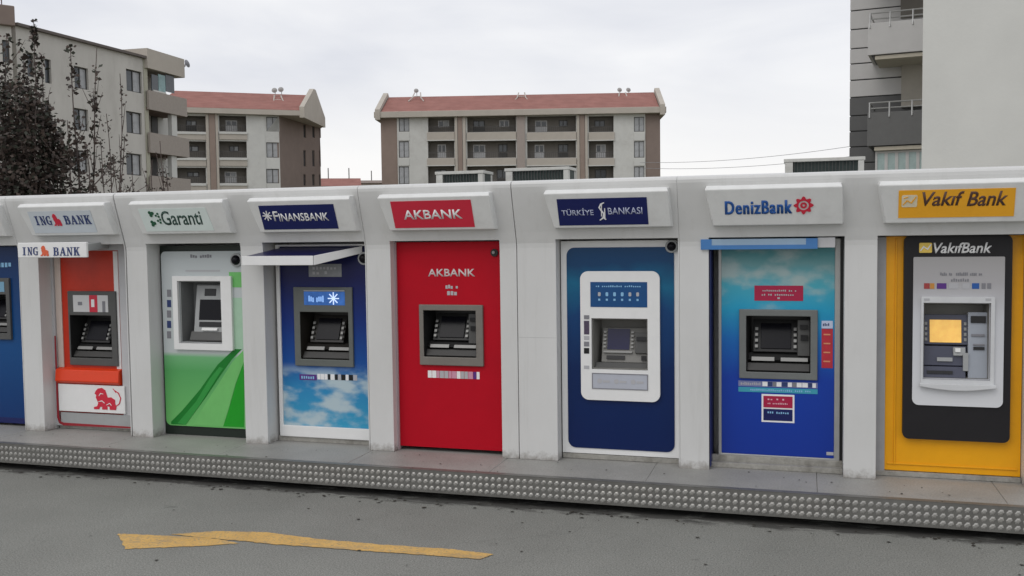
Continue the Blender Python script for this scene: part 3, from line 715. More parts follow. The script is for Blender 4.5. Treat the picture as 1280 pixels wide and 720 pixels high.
# ---- K4: red kiosk
m_ = -3.94; d = .12; k = kiosk(m_, 'kiosk with plain red front and white capital lettering above the machine', depth=d, x2=-2.63, x3=-2.47); F = Frame((0,d,0), (1,0,0))
H4 = F.R(531, 388, 596, 446, .01)
dp = obj('door_panel', prism(F, rectpts(m_+.262, .035, -2.632, 1.96), -.01, .012, [rectpts(*H4)]), RED, k)
obj('edge_strip', box(F, m_+.246, .0, m_+.261, 1.965, -.01, .03), mat('pink_grey_jamb', (.45,.34,.36), .4), k)  # pinkish strip along the left jamb beside the red panel
text(F, 'AKBANK', F.R(535, 336, 594, 345.5, .012), .0125, mat('pale_letter', (.66,.60,.60), .4, var=0), dp, bold=.018)
bars(F, F.R(557, 356, 573, 361, .012), 5, .0125, GREYL, dp, fill=.8, seed=9); bars(F, F.R(559, 363, 572, 369, .012), 3, .0125, GREYL, dp, fill=.8, seed=10)
machine_std(F, F.R(524.5, 381, 604, 457, .03), H4, k, w=.04)
card_strip(F, F.R(535, 464, 600, 473, .012), .0125, dp, 5, [PUR, GREYL, WHITEP, mat('pink_print', (.6,.3,.4), .4, var=0), WHITEP])
u, v = F.uv(618, 316, .02); bm = bmesh.new(); disc(F, u, v, .035, .012, .03, bm=bm); c_ = obj('camera_ring', bm, DARKG, k, bevel=.003)
obj('camera_lens', disc(F, u-.005, v+.004, .014, .031, .04), KEYM, c_)
s = sign_box(m_, k); SF = sframe(m_)
obj('sign_panel', prism(SF, [(m_+.36,.025),(m_+1.125,.025),(m_+1.125,.285),(m_+.36,.285)], .001, .004), REDP, s)
text(SF, 'AKBANK', SF.R(504.5, 262, 578, 273.5), .005, WHITEP, s, bold=.018)

# ---- K5: white framed navy kiosk
m_ = -2.40; d = .15; k = kiosk(m_, 'white framed navy kiosk with rounded white machine surround, right of the red one', depth=d, x0=-2.47, x1=-2.11, x3=-1.03, x2=-1.042); F = Frame((0,d,0), (1,0,0))
u0 = -2.10; x1 = -1.045
H5 = F.R(740, 398, 810, 462, .03); P5 = F.R(709.5, 309, 843, 562, .015)
P5 = (P5[0], P5[1], min(P5[2], x1-.03), P5[3])
obj('door_frame', prism(F, rectpts(u0, .05, x1, 1.955, (0,0,.05,0)), 0, .014, [rectpts(*H5)]), WHITE, k, bevel=.006)
TN = print_mat('teal_navy_print', [(0, (.002,.013,.085)), (.5, (.002,.020,.10)), (.75, (.004,.05,.17)), (.9, (.006,.13,.25)), (1, (.005,.05,.14))], P5[1], P5[3], noise_amt=.08)
dp = obj('door_panel', prism(F, rectpts(*P5, .07), .0145, .022, [rectpts(*H5)]), TN, k)
SR = F.R(726, 339, 825, 501, .04)
sr = obj('machine_surround', prism(F, rectpts(*SR, .07, 8), .0225, .05, [rectpts(*H5)]), WHITE, k, bevel=.008)
hd = F.R(738, 352.5, 809, 384, .052); decal(F, hd, .051, mat('blue_notice', (.006,.07,.22), .3, var=.08), sr, 'notice_sign')
bars(F, (hd[0]+.05, hd[3]-.045, hd[2]-.05, hd[3]-.03), 22, .0535, LBLUEP, sr, seed=12)
wd = hd[2]-hd[0]
for i in range(6):
    cu = hd[0]+wd*(.16+.135*i)
    decal(F, (cu-.012, hd[3]-.125, cu+.012, hd[3]-.09), .0535, LBLUEP if i in (1,2,3) else GREYL, sr, 'pictogram', r=.008)
    decal(F, (cu-.010, hd[3]-.165, cu+.008, hd[3]-.147), .0535, LBLUEP, sr, 'pictogram')
lp = F.R(740, 467, 810, 487, .052); decal(F, lp, .051, mat('lower_plate', (.46,.48,.54), .35, var=.05), sr, 'logo_plate')
for t_ in ((lp[0], lp[1], lp[2], lp[1]+.008), (lp[0], lp[3]-.008, lp[2], lp[3]), (lp[0], lp[1]+.009, lp[0]+.008, lp[3]-.009), (lp[2]-.008, lp[1]+.009, lp[2], lp[3]-.009)): decal(F, t_, .0535, GREYT, sr, 'plate_edge')
for i in range(3):
    cu = lp[0]+(lp[2]-lp[0])*(.2+.3*i); cv = (lp[1]+lp[3])/2
    obj('logo_mark', disc(F, cu-.03, cv, .022, .0535, .055, 12), GREYL, sr); decal(F, (cu, cv-.012, cu+.06, cv+.008), .0535, GREYL, sr, 'logo_mark')
for y, hgt, mm in ((394, 5, GREYT), (401, 17, mat('dark_card_print', (.08,.06,.10), .4, var=.3, vs=40)), (420, 5, GREYL), (427, 6, GREYT), (435, 7, BLACK), (457, 4, GREYL)):
    decal(F, F.R(730, y, 736.5, y+hgt, .052), .051, mm, sr, 'card_mark')
GT = mat('warm_grey_plastic', (.21,.205,.19), .45, var=.08)
cm, sl = cash_machine(F, (H5[0]+.001, H5[1]+.001, H5[2]-.001, H5[3]-.001), (H5[0]+.012, H5[1]+.012, H5[2]-.012, H5[3]-.012), k, 'x', w=.03, bez=GT, body=GT, depth=.2)
sl(.12, .10, .99, .80, -.04, -.13, .04, GT, 'fascia')
sl(.22, .36, .64, .78, -.066, -.12, .02, mat('dim_blue_screen', (.015,.015,.06), .15, var=.1), 'screen', bev=0)
for sx in (.15, .67):
    for q_ in range(5): sl(sx, .40+q_*.075, sx+.05, .435+q_*.075, -.055-q_*.009, -.06-q_*.009, .012, KEYM, 'key', bev=0)
sl(.16, .30, .70, .335, -.04, -.045, .02, KEYM, 'screen_ledge', bev=0)
sl(.22, .17, .56, .24, -.03, -.04, .02, BLACK, 'cash_slot', bev=0)
sl(.76, .30, .99, .72, -.035, -.06, .03, MIDG, 'card_reader'); sl(.79, .56, .97, .64, -.03, -.035, .02, BLACK, 'card_slot', bev=0)
sl(.88, .16, .99, .25, -.02, -.025, .02, BLACK, 'receipt_slot', bev=0)
sl(.02, .0, .99, .10, .01, -.03, .03, MIDG, 'ledge')
dome_camera(F, 839.5, 308, .055, .03, k)
s = sign_box(m_+.01, k); SF = sframe(m_)
mm = m_+.01
obj('sign_panel', prism(SF, [(mm+.35,.025),(mm+1.12,.025),(mm+1.12,.27),(mm+.35,.27)], .001, .004), NAVY, s)
text(SF, 'TÜRKİYE', SF.R(702, 260, 742, 269), .005, mat('blue_white_letter', (.50,.54,.70), .4, var=0), s, bold=.008)
text(SF, 'BANKASI', SF.R(760, 259, 803, 267.5), .005, MC['blue_white_letter'], s, bold=.008)
c = lambda x, y: SF.uv(x, y)
strokes(SF, [[c(755,253), c(751,255), c(749,259), c(752,263), c(755,267), c(754,272), c(750,275)], [c(752,255), c(752,270)], [c(756,260), c(756,273), c(758,274)]], .014, .005, WHITEP, s)

# ---- K6: blue kiosk with sea print
m_ = -1.03; d = .20; k = kiosk(m_, 'bright blue kiosk with sea print, red notices and a slim blue visor', depth=d); F = Frame((0,d,0), (1,0,0))
x0, x1 = m_+.25, m_+1.325
H6 = F.R(933, 395, 1013, 465, .01)
obj('jamb_lining', box(Frame((x0-.001,0,0), (0,-1,0)), -.31, .02, -.02, 1.94, -.009, -.002), mat('navy_lining', (.012,.02,.12), .4, var=.1), k)
fr0 = F.uv(898, 430)[0]; fr1 = F.uv(1050, 430)[0]; vb = F.uv(970, 569)[1]
pu0 = F.uv(902, 440)[0]; pu1 = F.uv(1043, 440)[0]
obj('door_frame', prism(F, rectpts(fr0, .03, fr1, 1.955), -.01, .02, [rectpts(pu0, vb, pu1, 1.90)]), ALU, k, bevel=.005)
obj('dark_reveal', box(F, fr1+.001, .03, x1, 1.955, -.012, .004), BLACK, k)
SEA = print_mat('sea_print', [(0, (.008,.035,.30)), (.42, (.008,.05,.37)), (.60, (.01,.15,.48)), (.74, (.02,.34,.56)), (.86, (.07,.40,.50)), (.95, (.17,.38,.40)), (1, (.10,.33,.36))], vb, 1.9, clouds=(1.15, 1.60, (.38,.50,.50), 3.4, .44, .68), noise_amt=.05)
dp = obj('door_panel', prism(F, rectpts(pu0+.001, vb+.001, pu1-.001, 1.899), -.008, .012, [rectpts(*H6)]), SEA, k)
machine_std(F, F.R(924, 387, 1022, 474, .03), H6, k, bez=mat('grey_bezel', (.16,.17,.165), .45, var=.08), w=.04, fascia=MIDG)
r_ = F.R(943, 357, 1004, 376, .012); decal(F, r_, .0125, MAROON, dp)
bars(F, (r_[0]+.05, r_[3]-.05, r_[2]-.05, r_[3]-.035), 18, .015, GREYL, dp, seed=14); bars(F, (r_[0]+.06, r_[3]-.085, r_[2]-.07, r_[3]-.07), 15, .015, GREYL, dp, seed=15); decal(F, ((r_[0]+r_[2])/2-.01, r_[1]+.015, (r_[0]+r_[2])/2+.01, r_[1]+.03), .015, GREYL, dp, 'print_mark')
r_ = F.R(1027, 411, 1041, 460, .012); decal(F, r_, .0125, mat('side_sticker_red', (.50,.03,.05), .4, var=.15, vs=20), dp)
for q_ in range(4): decal(F, (r_[0]+.015, r_[1]+.05+.075*q_, r_[2]-.02, r_[1]+.062+.075*q_), .015, mat('faded_orange_print', (.7,.28,.15), .4, var=0), dp, 'print_line')
r_ = F.R(1027, 401, 1041, 410.5, .012); decal(F, r_, .0125, mat('pale_blue_print', (.55,.62,.80), .4, var=0), dp); bars(F, (r_[0]+.01, r_[1]+.02, r_[2]-.01, r_[3]-.02), 5, .015, NAVYT, dp, seed=16)
r_ = F.R(923, 477, 1022, 484, .012); decal(F, r_, .0125, mat('violet_grey_print', (.20,.22,.42), .4, var=0), dp); card_strip(F, (r_[0]+.20, r_[1]+.006, r_[2]-.01, r_[3]-.004), .015, dp, 6, [WHITEP, GREYT, NAVYT, WHITEP])
bars(F, (r_[0]+.02, r_[1]+.012, r_[0]+.19, r_[3]-.012), 11, .015, GREYL, dp, seed=17)
r_ = F.R(923, 485, 1022, 491, .012); decal(F, r_, .0125, mat('teal_strip_print', (.05,.34,.45), .4, var=0), dp); bars(F, (r_[0]+.1, r_[1]+.012, r_[2]-.05, r_[3]-.012), 30, .015, LBLUEP, dp, seed=18)
r_ = F.R(952, 493, 993, 528, .012); decal(F, r_, .0125, WHITEP, dp); mid = (r_[1]+r_[3])/2
decal(F, (r_[0]+.015, mid+.006, r_[2]-.015, r_[3]-.015), .015, MAROON, dp); decal(F, (r_[0]+.015, r_[1]+.015, r_[2]-.015, mid-.006), .015, NAVY, dp)
for q_, n_ in ((r_[3]-.05, 7), (r_[3]-.085, 12)): bars(F, (r_[0]+.05, q_, r_[2]-.05, q_+.014), n_, .0175, mat('pink_letter', (.75,.45,.52), .4, var=0), dp, seed=n_)
bars(F, (r_[0]+.05, mid-.045, r_[2]-.04, mid-.028), 10, .0175, LBLUEP, dp, seed=20)
decal(F, F.R(1033, 565, 1042, 569, .012), .0125, GREYL, dp, 'maker_plate')
obj('threshold', box(F, x0, .0, x1, vb-.015, -.01, .035), CONC, k, bevel=.006)
obj('threshold', box(F, x0, .0, x1, .045, .036, .10), CONC, k, bevel=.006)
vy = .0; V_ = Frame((0,-.02,0), (1,0,0)); u0, v0, u1, v1 = V_.R(876, 298.5, 1022, 311.5); u2 = V_.uv(1044, 305)[0]
BV = mat('visor_blue', (.06,.20,.48), .3, var=.05); LBV = mat('visor_pale_blue', (.30,.42,.55), .25, var=.05)
vz = obj('visor', box(V_, u0, v0, u1, v1, -.04, 0), LBV, k, bevel=.004)
decal(V_, (u0, v0, u0+.09, v1), .001, BV, vz, 'visor_end'); decal(V_, (u1-.09, v0, u1, v1), .001, BV, vz, 'visor_end'); decal(V_, (u0+.09, v0, u1-.09, v0+.035), .001, BV, vz, 'visor_band')
bm = bmesh.new(); ps = [V_.P(u0+.02, v1-.005, -.04), V_.P(u1-.01, v1-.005, -.04), V_.P(u1-.01, v1+.03, -.30), V_.P(u0+.12, v1+.03, -.30)]
A = [bm.verts.new(p) for p in ps]; Bv = [bm.verts.new(p-Vector((0,0,.012))) for p in ps]; bm.faces.new(A); bm.faces.new(Bv[::-1])
for i in range(4): bm.faces.new((A[i], A[(i+1) % 4], Bv[(i+1) % 4], Bv[i]))
obj('visor_body', bm, LBV, vz)
obj('visor_bracket', box(V_, u1+.001, v0+.01, u2, v1+.005, -.06, -.02), mat('pale_bracket', (.52,.52,.53), .4), vz)
s = sign_box(m_, k); SF = sframe(m_)
text(SF, 'DenizBank', SF.R(906, 250.5, 989.5, 267.5), .003, BLUET, s, bold=.018, spacing=1.15, dup=.007)
cu, cv = SF.uv(1004.5, 256.5); n_ = 64
ring = [(cu+(.066+.011*math.cos(8*a))*math.cos(a), cv+(.066+.011*math.cos(8*a))*math.sin(a)) for a in (2*math.pi*j/n_ for j in range(n_))]
hole = [(cu+.040*math.cos(2*math.pi*j/24), cv+.040*math.sin(2*math.pi*j/24)) for j in range(24)]
em = obj('emblem', prism(SF, ring, .003, .006, [hole]), REDP, s)
obj('emblem', prism(SF, [(cu+.026*math.cos(2*math.pi*j/24), cv+.026*math.sin(2*math.pi*j/24)) for j in range(24)], .003, .006, [[(cu+.011*math.cos(2*math.pi*j/16), cv+.011*math.sin(2*math.pi*j/16)) for j in range(16)]]), REDP, s)

# ---- K7: amber kiosk
m_ = .30; d = .18; k = kiosk(m_, 'amber yellow kiosk with a rounded charcoal machine panel, at the right end of the row', depth=d, x2=m_+1.338, x3=m_+1.338+.245); F = Frame((0,d,0), (1,0,0))
x0, x1 = m_+.25, m_+1.333
u0 = F.uv(1106.5, 440)[0]; vb = F.uv(1190, 591)[1]
H7 = F.R(1153, 378, 1237, 474, .05)
obj('edge_strip', box(F, m_+.247, .0, u0-.001, 1.96, -.01, .03), mat('grey_trim', (.34,.34,.35), .4, var=.1), k)
dp = obj('door_panel', prism(F, rectpts(u0, vb, x1, 1.965), -.01, .01, [rectpts(*H7)]), YEL, k)
for q_ in (F.uv(1118, 440)[0], F.uv(1279, 440)[0]):
    obj('panel_ridge', box(F, q_, .09, q_+.012, 1.95, .011, .024), YEL, dp, bevel=.003)
obj('panel_ridge', box(F, u0+.02, .095, x1-.02, .107, .0111, .02), YEL, dp, bevel=.003)
r_ = F.R(1129, 294, 1264, 551, .06); cb = obj('machine_housing', prism(F, rectpts(*r_, .05, 7), .0105, .065, [rectpts(*H7)]), CHAR, k, bevel=.012, seg=3)
wp = F.R(1141, 321, 1255, 508, .08); PG = print_mat('white_grey_print', [(0, (.70,.71,.73)), (.6, (.60,.61,.64)), (.85, (.42,.41,.42)), (1, (.40,.39,.39))], wp[1], wp[3], noise_amt=.02)
wpo = obj('machine_face', prism(F, rectpts(*wp, (.05,.05,.01,.01), 7), .0655, .08, [rectpts(*H7)]), PG, k, bevel=.005)
sr = F.R(1151, 371, 1243, 482, .09); obj('machine_surround', prism(F, rectpts(*sr, .01), .0805, .10, [rectpts(*H7)]), mat('pale_surround', (.62,.63,.64), .35), k, bevel=.006)
cm, sl = cash_machine(F, (H7[0]+.001, H7[1]+.001, H7[2]-.001, H7[3]-.001), (H7[0]+.008, H7[1]+.008, H7[2]-.008, H7[3]-.008), k, 'x', w=.07, bez=mat('pale_grey_plastic', (.50,.51,.54), .35, var=.04), body=MC.get('warm_grey_plastic'), depth=.12)
LG = mat('blue_grey_plastic', (.36,.39,.44), .35, var=.05); DB = mat('slate_plastic', (.07,.075,.11), .35, var=.08)
sl(.0, .44, .70, .84, -.0, -.03, .03, DB, 'screen_surround')
sc_ = sl(.11, .47, .60, .77, .006, -.016, .01, mat('lit_yellow_screen', (.85,.50,.12), .2, var=.15, vs=12, emit=.35), 'screen', bev=0)
for sx in (.03, .64):
    for q_ in range(4): sl(sx, .49+q_*.07, sx+.04, .53+q_*.07, .006-q_*.005, .003-q_*.005, .01, KEYM, 'key', bev=0)
sl(.0, .16, .68, .42, .02, .0, .03, DB, 'cash_shelf'); sl(.0, .0, .66, .15, .05, .025, .03, DB, 'keypad_tray')
sl(.06, .055, .46, .095, .052, .045, .01, BLACK, 'cash_slot', bev=0)
sl(.22, .22, .46, .27, .03, .026, .01, SILV, 'cash_slot', bev=0)
sl(.47, .30, .66, .41, .035, .02, .02, SILV, 'card_bezel', bev=.004); sl(.50, .35, .58, .40, .042, .034, .01, WHITE, 'card_guide', bev=0)
sl(.70, .0, 1.0, .88, .03, .0, .05, LG, 'side_column')
sl(.74, .74, .97, .83, .016, .013, .02, BLACK, 'receipt_slot', bev=0); sl(.75, .56, .95, .59, .021, .02, .01, GREYT, 'print_line', bev=0); sl(.78, .38, .95, .42, .026, .024, .01, BLACK, 'card_slot', bev=0); sl(.78, .44, .95, .46, .026, .024, .01, GREYT, 'card_slot', bev=0)
sl(.62, .10, .70, .34, .045, .04, .03, SILV, 'divider', bev=0)
# lip under the recess
lu = F.R(1149, 480, 1245, 487, .1); bm = bmesh.new(); n_ = 14
pt = [(lu[0]+(lu[2]-lu[0])*i/n_, lu[3]) for i in range(n_+1)]+[(lu[2]-(lu[2]-lu[0])*i/n_, lu[1]+.02-.028*math.sin(math.pi*i/n_)) for i in range(n_+1)]
obj('lip', prism(F, pt, .1005, .125), MC['pale_surround'], k, bevel=.005)
text(F, 'VakıfBank', F.R(1167, 303, 1240, 316.5, .066), .066, WHITEP, cb, bold=.018, shear=.25)
r_ = F.R(1149, 303.5, 1165, 316, .066); decal(F, r_, .066, mat('gold_print', (.85,.60,.12), .4, var=.15, vs=30), cb, 'emblem', r=.008)
c = lambda x, y: (r_[0]+x*(r_[2]-r_[0]), r_[1]+y*(r_[3]-r_[1]))
strokes(F, [[c(.1,.2), c(.35,.62), c(.65,.35), c(.92,.85)]], .014, .069, WHITEP, cb)
bars(F, F.R(1171, 340.5, 1228, 344.5, .081), 26, .081, GREYT, wpo, fill=.75, seed=31); bars(F, F.R(1186, 348, 1212, 352, .081), 9, .081, GREYT, wpo, fill=.6, seed=32)
for (a, b, mm) in ((1155,1162,mat('card_red', (.35,.05,.05), .4, var=0)),(1162.5,1168,mat('card_orange', (.55,.25,.05), .4, var=0)),(1171,1183,PUR),(1186,1198,GREYL),(1203,1212,GREYL),(1215,1224,BLUET),(1227,1232,GREYT),(1234,1239,GREYT)):
    decal(F, F.R(a, 354, b, 361, .081), .081, mm, wpo, 'card_mark')
for a in (1155, 1232): decal(F, F.R(a, 373, a+7, 376, .101), .1005, GREYL, wpo, 'print_mark')
obj('threshold', box(F, x0-.002, .0, x1, vb-.006, -.012, .036), CONC, k, bevel=.004)
s = sign_box(m_, k); SF = sframe(m_)
obj('sign_panel', prism(SF, [(m_+.385,.045),(m_+1.20,.045),(m_+1.195,.275),(m_+.38,.275)], .001, .004), YELS, s)
text(SF, 'Vakıf', SF.R(1152.5, 239, 1205, 257), .005, BROWNT, s, bold=.018, shear=.22); text(SF, 'Bank', SF.R(1209, 238.5, 1259.5, 257), .005, BROWNT, s, bold=.018, shear=.22)
r_ = SF.R(1127, 243.5, 1146.5, 258.5); decal(SF, r_, .005, mat('cream_print', (.75,.68,.50), .4, var=.1, vs=20), s, 'emblem', r=.012)
c = lambda x, y: (r_[0]+x*(r_[2]-r_[0]), r_[1]+y*(r_[3]-r_[1]))
strokes(SF, [[c(.1,.2), c(.35,.55), c(.62,.35), c(.92,.85)], [c(.12,.75), c(.4,.85)]], .012, .008, YELS, s)
for kk_, xa, xb, dd_, hh_ in ((1,-7.70,-6.64,.21,.045),(3,-5.03,-3.96,.20,.05),(5,-2.10,-1.05,.15,.045)):
    kr = [o for o in bpy.data.objects if o.name.startswith('bank_kiosk')]; kr.sort(key=lambda o: o.location.x)
    obj('threshold', box(Frame((0,dd_,0),(1,0,0)), xa, 0, xb, hh_, -.06, .012), CONC, kr[kk_], bevel=.004)
kr = sorted([o for o in bpy.data.objects if o.name.startswith('bank_kiosk')], key=lambda o: o.location.x)
obj('panel_seam', box(W0, -2.46, 1.1, -2.115, 1.102, -.002, .0008), mat('seam_grey', (.36,.36,.35), .6), kr[5])
# ------------------------------------------------------------------ air conditioning units on the roofs
ACW = mat('ac_casing', (.52,.52,.49), .5, var=.08, vs=8, dirt=((.25,.23,.20), .5, 6)); ACD = mat('ac_coil', (.03,.045,.042), .6, var=.25, vs=40)
def ac(x0, x1, y0, z1, label):
    a = empty('air_conditioner', ((x0+x1)/2, y0+.15, 2.13), label, 'air conditioner', 'air conditioning units on the kiosk roofs')
    z0 = 2.135; bm = bmesh.new(); d_ = .32; T = .035
    A_ = Frame((0,y0,0), (1,0,0))
    box(A_, x0+.001, z0, x1-.001, z1-.03, -d_+.02, -.03, bm=bm); obj('coil', bm, ACD, a)
    bm = bmesh.new(); box(A_, x0-.01, z1-.03, x1+.01, z1, -d_, .006, bm=bm)
    for (p, q_) in ((x0, x0+.07), (x1-.05, x1)): box(A_, p, z0, q_, z1-.031, -.07, 0, bm=bm)
    box(A_, x1-.04, z0, x1, z1-.031, -d_+.001, -d_+.06, bm=bm); box(A_, x0+.071, z0, x1-.051, z0+.05, -.05, -.002, bm=bm)
    obj('casing', bm, ACW, a, bevel=.004)
    bm = bmesh.new()
    for i in range(int((x1-x0)/.03)): box(A_, x0+.08+i*.03, z0+.06, x0+.084+i*.03, z1-.032, -.028, -.018, bm=bm) if x0+.09+i*.03 < x1-.06 else None
    obj('fin', bm, MIDG, a, kind='stuff')
    return a
ac(-3.60, -3.10, .95, 2.665, 'air conditioner on the roof above the red kiosk'); ac(-2.86, -2.22, .95, 2.675, 'air conditioner on the roof just left of the sign with two white words')
ac(-.19, .49, .95, 2.675, 'air conditioner on the roof between the blue and the amber kiosk')

# ------------------------------------------------------------------ buildings behind
PLAS = mat('pale_plaster', (.60,.60,.57), .9, var=.06, vs=.6, dirt=((.36,.34,.31), .4, .5))
PLASB = mat('beige_plaster', (.47,.43,.375), .9, var=.07, vs=.6)
PLASD = mat('warm_grey_plaster', (.56,.54,.50), .9, var=.07, vs=.5, stretch=(1,1,.4), dirt=((.36,.34,.30), .5, .7))
BRN = mat('brown_plaster', (.29,.225,.19), .9, var=.08, vs=.7); BRND = mat('dark_shaded_brown_plaster', (.235,.185,.16), .9, var=.08, vs=.7)  # the darker brown also carries a side wall's shade as colour
WIN = mat('window_glass', (.06,.07,.08), .12, var=.3, vs=1.2, spec=.6); CURT = mat('curtained_glass', (.38,.39,.40), .3, var=.25, vs=2)
WFR = mat('dark_window_frame', (.06,.058,.055), .5, var=.1); WFW = mat('pale_window_frame', (.6,.6,.6), .5, var=.05)
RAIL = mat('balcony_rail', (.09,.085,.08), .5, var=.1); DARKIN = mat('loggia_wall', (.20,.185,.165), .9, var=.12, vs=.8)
def roof_b(t, b, pos):
    c = rampc(t, nz(t, pos, .8, 6, .6), [(.3, (.25,.105,.085)), (.7, (.33,.145,.12))]); t.links.new(c, b.inputs['Base Color']); b.inputs['Roughness'].default_value = .85
    wv = t.nodes.new('ShaderNodeTexWave'); wv.inputs['Scale'].default_value = 1.3; wv.bands_direction = 'Z'; t.links.new(pos, wv.inputs[0]); bumpn(t, b, wv.outputs[1], .6, .05)
ROOF = world_mat('red_roof_tile', roof_b)
def ground_at(px, dist):
    dr = ray(px, 300); dr = Vector((dr.x, dr.y, 0)).normalized(); return Vector((CAM.x+dr.x*dist, CAM.y+dr.y*dist, ROADZ-.05))
def facade(pa, da, pb, db):
    a, b = ground_at(pa, da), ground_at(pb, db); F = Frame(a, (b-a)); F.len = (b-a).length; return F
def window(F, r, parent, depth=.12, panes=2, glass=None, frame=None, sill=False):
    u0, v0, u1, v1 = r; t = .07; n = panes; wd = (u1-u0-t*(n+1))/n
    holes = [rectpts(u0+t+i*(wd+t), v0+t, u0+t+i*(wd+t)+wd, v1-t) for i in range(n)]
    f = obj('window', prism(F, rectpts(u0, v0, u1, v1), -depth-.06, -depth+.02, holes), frame or WFR, parent)
    for i in range(n): obj('pane', box(F, u0+t+i*(wd+t)-.01, v0+t-.01, u0+t+i*(wd+t)+wd+.01, v1-t+.01, -depth-.04, -depth-.02), (glass if glass else (CURT if i % 2 else WIN)), f)
    if sill: obj('sill', box(F, u0-.08, v0-.08, u1+.08, v0-.001, -.05, .06), PLASB, f)
    return f
def R_(F, *a): return F.R(*a)

def long_block(F, holes, wall, root, thick=.35, top=None, bottom=0, u0=0, u1=None):
    return obj('wall', prism(F, rectpts(u0, bottom, u1, top), -thick, 0, [rectpts(*h) for h in holes]), wall, root)
def loggia(F, r, root, seed, wins=2, bright=None):
    """recessed balcony: back wall, glazed doors, rail"""
    rr = random.Random(seed); u0, v0, u1, v1 = r; dp = 1.3; bm = bmesh.new()
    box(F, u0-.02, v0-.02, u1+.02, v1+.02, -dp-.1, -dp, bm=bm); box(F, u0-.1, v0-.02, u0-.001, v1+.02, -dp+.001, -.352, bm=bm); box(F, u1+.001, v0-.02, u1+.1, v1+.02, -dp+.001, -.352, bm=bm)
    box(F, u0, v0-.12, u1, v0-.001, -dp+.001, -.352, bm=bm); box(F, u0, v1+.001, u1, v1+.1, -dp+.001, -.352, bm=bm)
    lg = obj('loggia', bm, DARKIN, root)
    W_ = u1-u0
    for i in range(wins):
        c_ = u0+W_*((i+.5)/wins)+rr.uniform(-.2, .2); hw_ = rr.uniform(.45, .7)
        B_ = Frame(F.P(0, 0, -dp), F.ex)
        f = prism(B_, rectpts(c_-hw_, v0+rr.choice((.05, .7)), c_+hw_, v1-.35), .001, .05); obj('door', f, rr.choice((WFW, WFR)), lg)
        obj('pane', box(B_, c_-hw_+.1, v0+.8, c_-.05, v1-.45, .051, .06), WIN, lg); obj('pane', box(B_, c_+.05, v0+.8, c_+hw_-.1, v1-.45, .051, .06), rr.choice((WIN, CURT)), lg)
    bm = bmesh.new()
    box(F, u0, v0+.02, u1, v0+.07, -.2, -.16, bm=bm); box(F, u0, v0+.62, u1, v0+.67, -.2, -.16, bm=bm)
    n = int(W_/.22)
    for i in range(n): box(F, u0+.1+i*.22, v0+.071, u0+.13+i*.22, v0+.619, -.19, -.17, bm=bm)
    obj('railing', bm, RAIL, lg, kind='stuff')
def dish(F, u, v, w, root, r=.35):
    bm = bmesh.new(); p = F.P(u, v, w); tube(bm, [p-Vector((0,0,.9)), p], .035)
    bmesh.ops.create_cone(bm, cap_ends=True, segments=16, radius1=r, radius2=.08, depth=.14, matrix=Matrix.Translation(p+Vector((.0,-.15,.15))) @ Matrix.Rotation(math.radians(70), 4, 'X') @ Matrix.Rotation(.4, 4, 'Y'))
    obj('satellite_dish', bm, mat('dish_grey', (.35,.34,.33), .5, var=.1), root)
def roofhatch(F, px, py, w, root):
    u, v = F.uv(px, py, w); bm = bmesh.new()
    for s_ in (-1, 1): tube(bm, [F.P(u+s_*.9, v-1.0, w+1.4), F.P(u+s_*.5, v-.5, w+.9), F.P(u+s_*.35, v+.2, w)], .07)
    tube(bm, [F.P(u-.36, v-.3, w+.5), F.P(u+.36, v-.3, w+.5)], .05)
    obj('roof_ladder', bm, mat('pale_pipe', (.5,.46,.42), .6, var=.05), root)

# --- B3 centre block
D3 = 112
F = facade(478.5, D3, 826, D3-1.0)
rt = empty('apartment_building', F.P(F.len/2, 0, -5), 'long apartment block with red roof seen whole in the centre background', 'building', 'beige apartment blocks with red tiled roofs')
eave = F.uv(650, 145)[1]; L3 = F.len
rows = ((146,164.5),(176.5,197),(208,230),(239.5,261),(271,292))
lxs = ((535,568,1),(584,645,2),(659,720,2),(736,767,1)); wxs = ((498.5,511.5),(792.5,805.5))
holes = []; lg = []; wn = []
for yi, (ya, yb) in enumerate(rows):
    for j, (a, b, n) in enumerate(lxs):
        r = F.R(a, ya-1, b, yb+.5); 
        lg.append((r, n, yi*7+j)); holes.append(r)
    for a, b in wxs: r = F.R(a, ya, b, yb); wn.append(r); holes.append(r)
us = F.uv(497, 200)[0]; ue = F.uv(806.8, 200)[0]; wS = us; wE = L3-(L3-ue)
wall = long_block(F, holes, PLAS, rt, top=eave, u0=us, u1=ue)
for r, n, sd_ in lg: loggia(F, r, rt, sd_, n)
for r in wn: window(F, r, rt, glass=CURT)
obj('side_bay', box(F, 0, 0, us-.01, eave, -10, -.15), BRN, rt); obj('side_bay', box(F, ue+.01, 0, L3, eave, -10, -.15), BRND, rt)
obj('rear_block', box(F, us-.01+.02, 0, ue-.01, eave-.01, -10, -1.45), PLASB, rt)
for a, b, mm in ((569.5,572.5,PLASB),(573,578.5,BRN),(579,582.5,PLASB),(646.5,656.5,mat('rosy_plaster', (.36,.31,.28), .9, var=.06)),(721.5,724.5,PLASB),(725,731,BRN),(731.5,734.5,PLASB)):
    u0, _, u1, _ = F.R(a, 150, b, 250); obj('pilaster', box(F, u0, 0, u1, eave-.02, .001, .28), mm, rt)
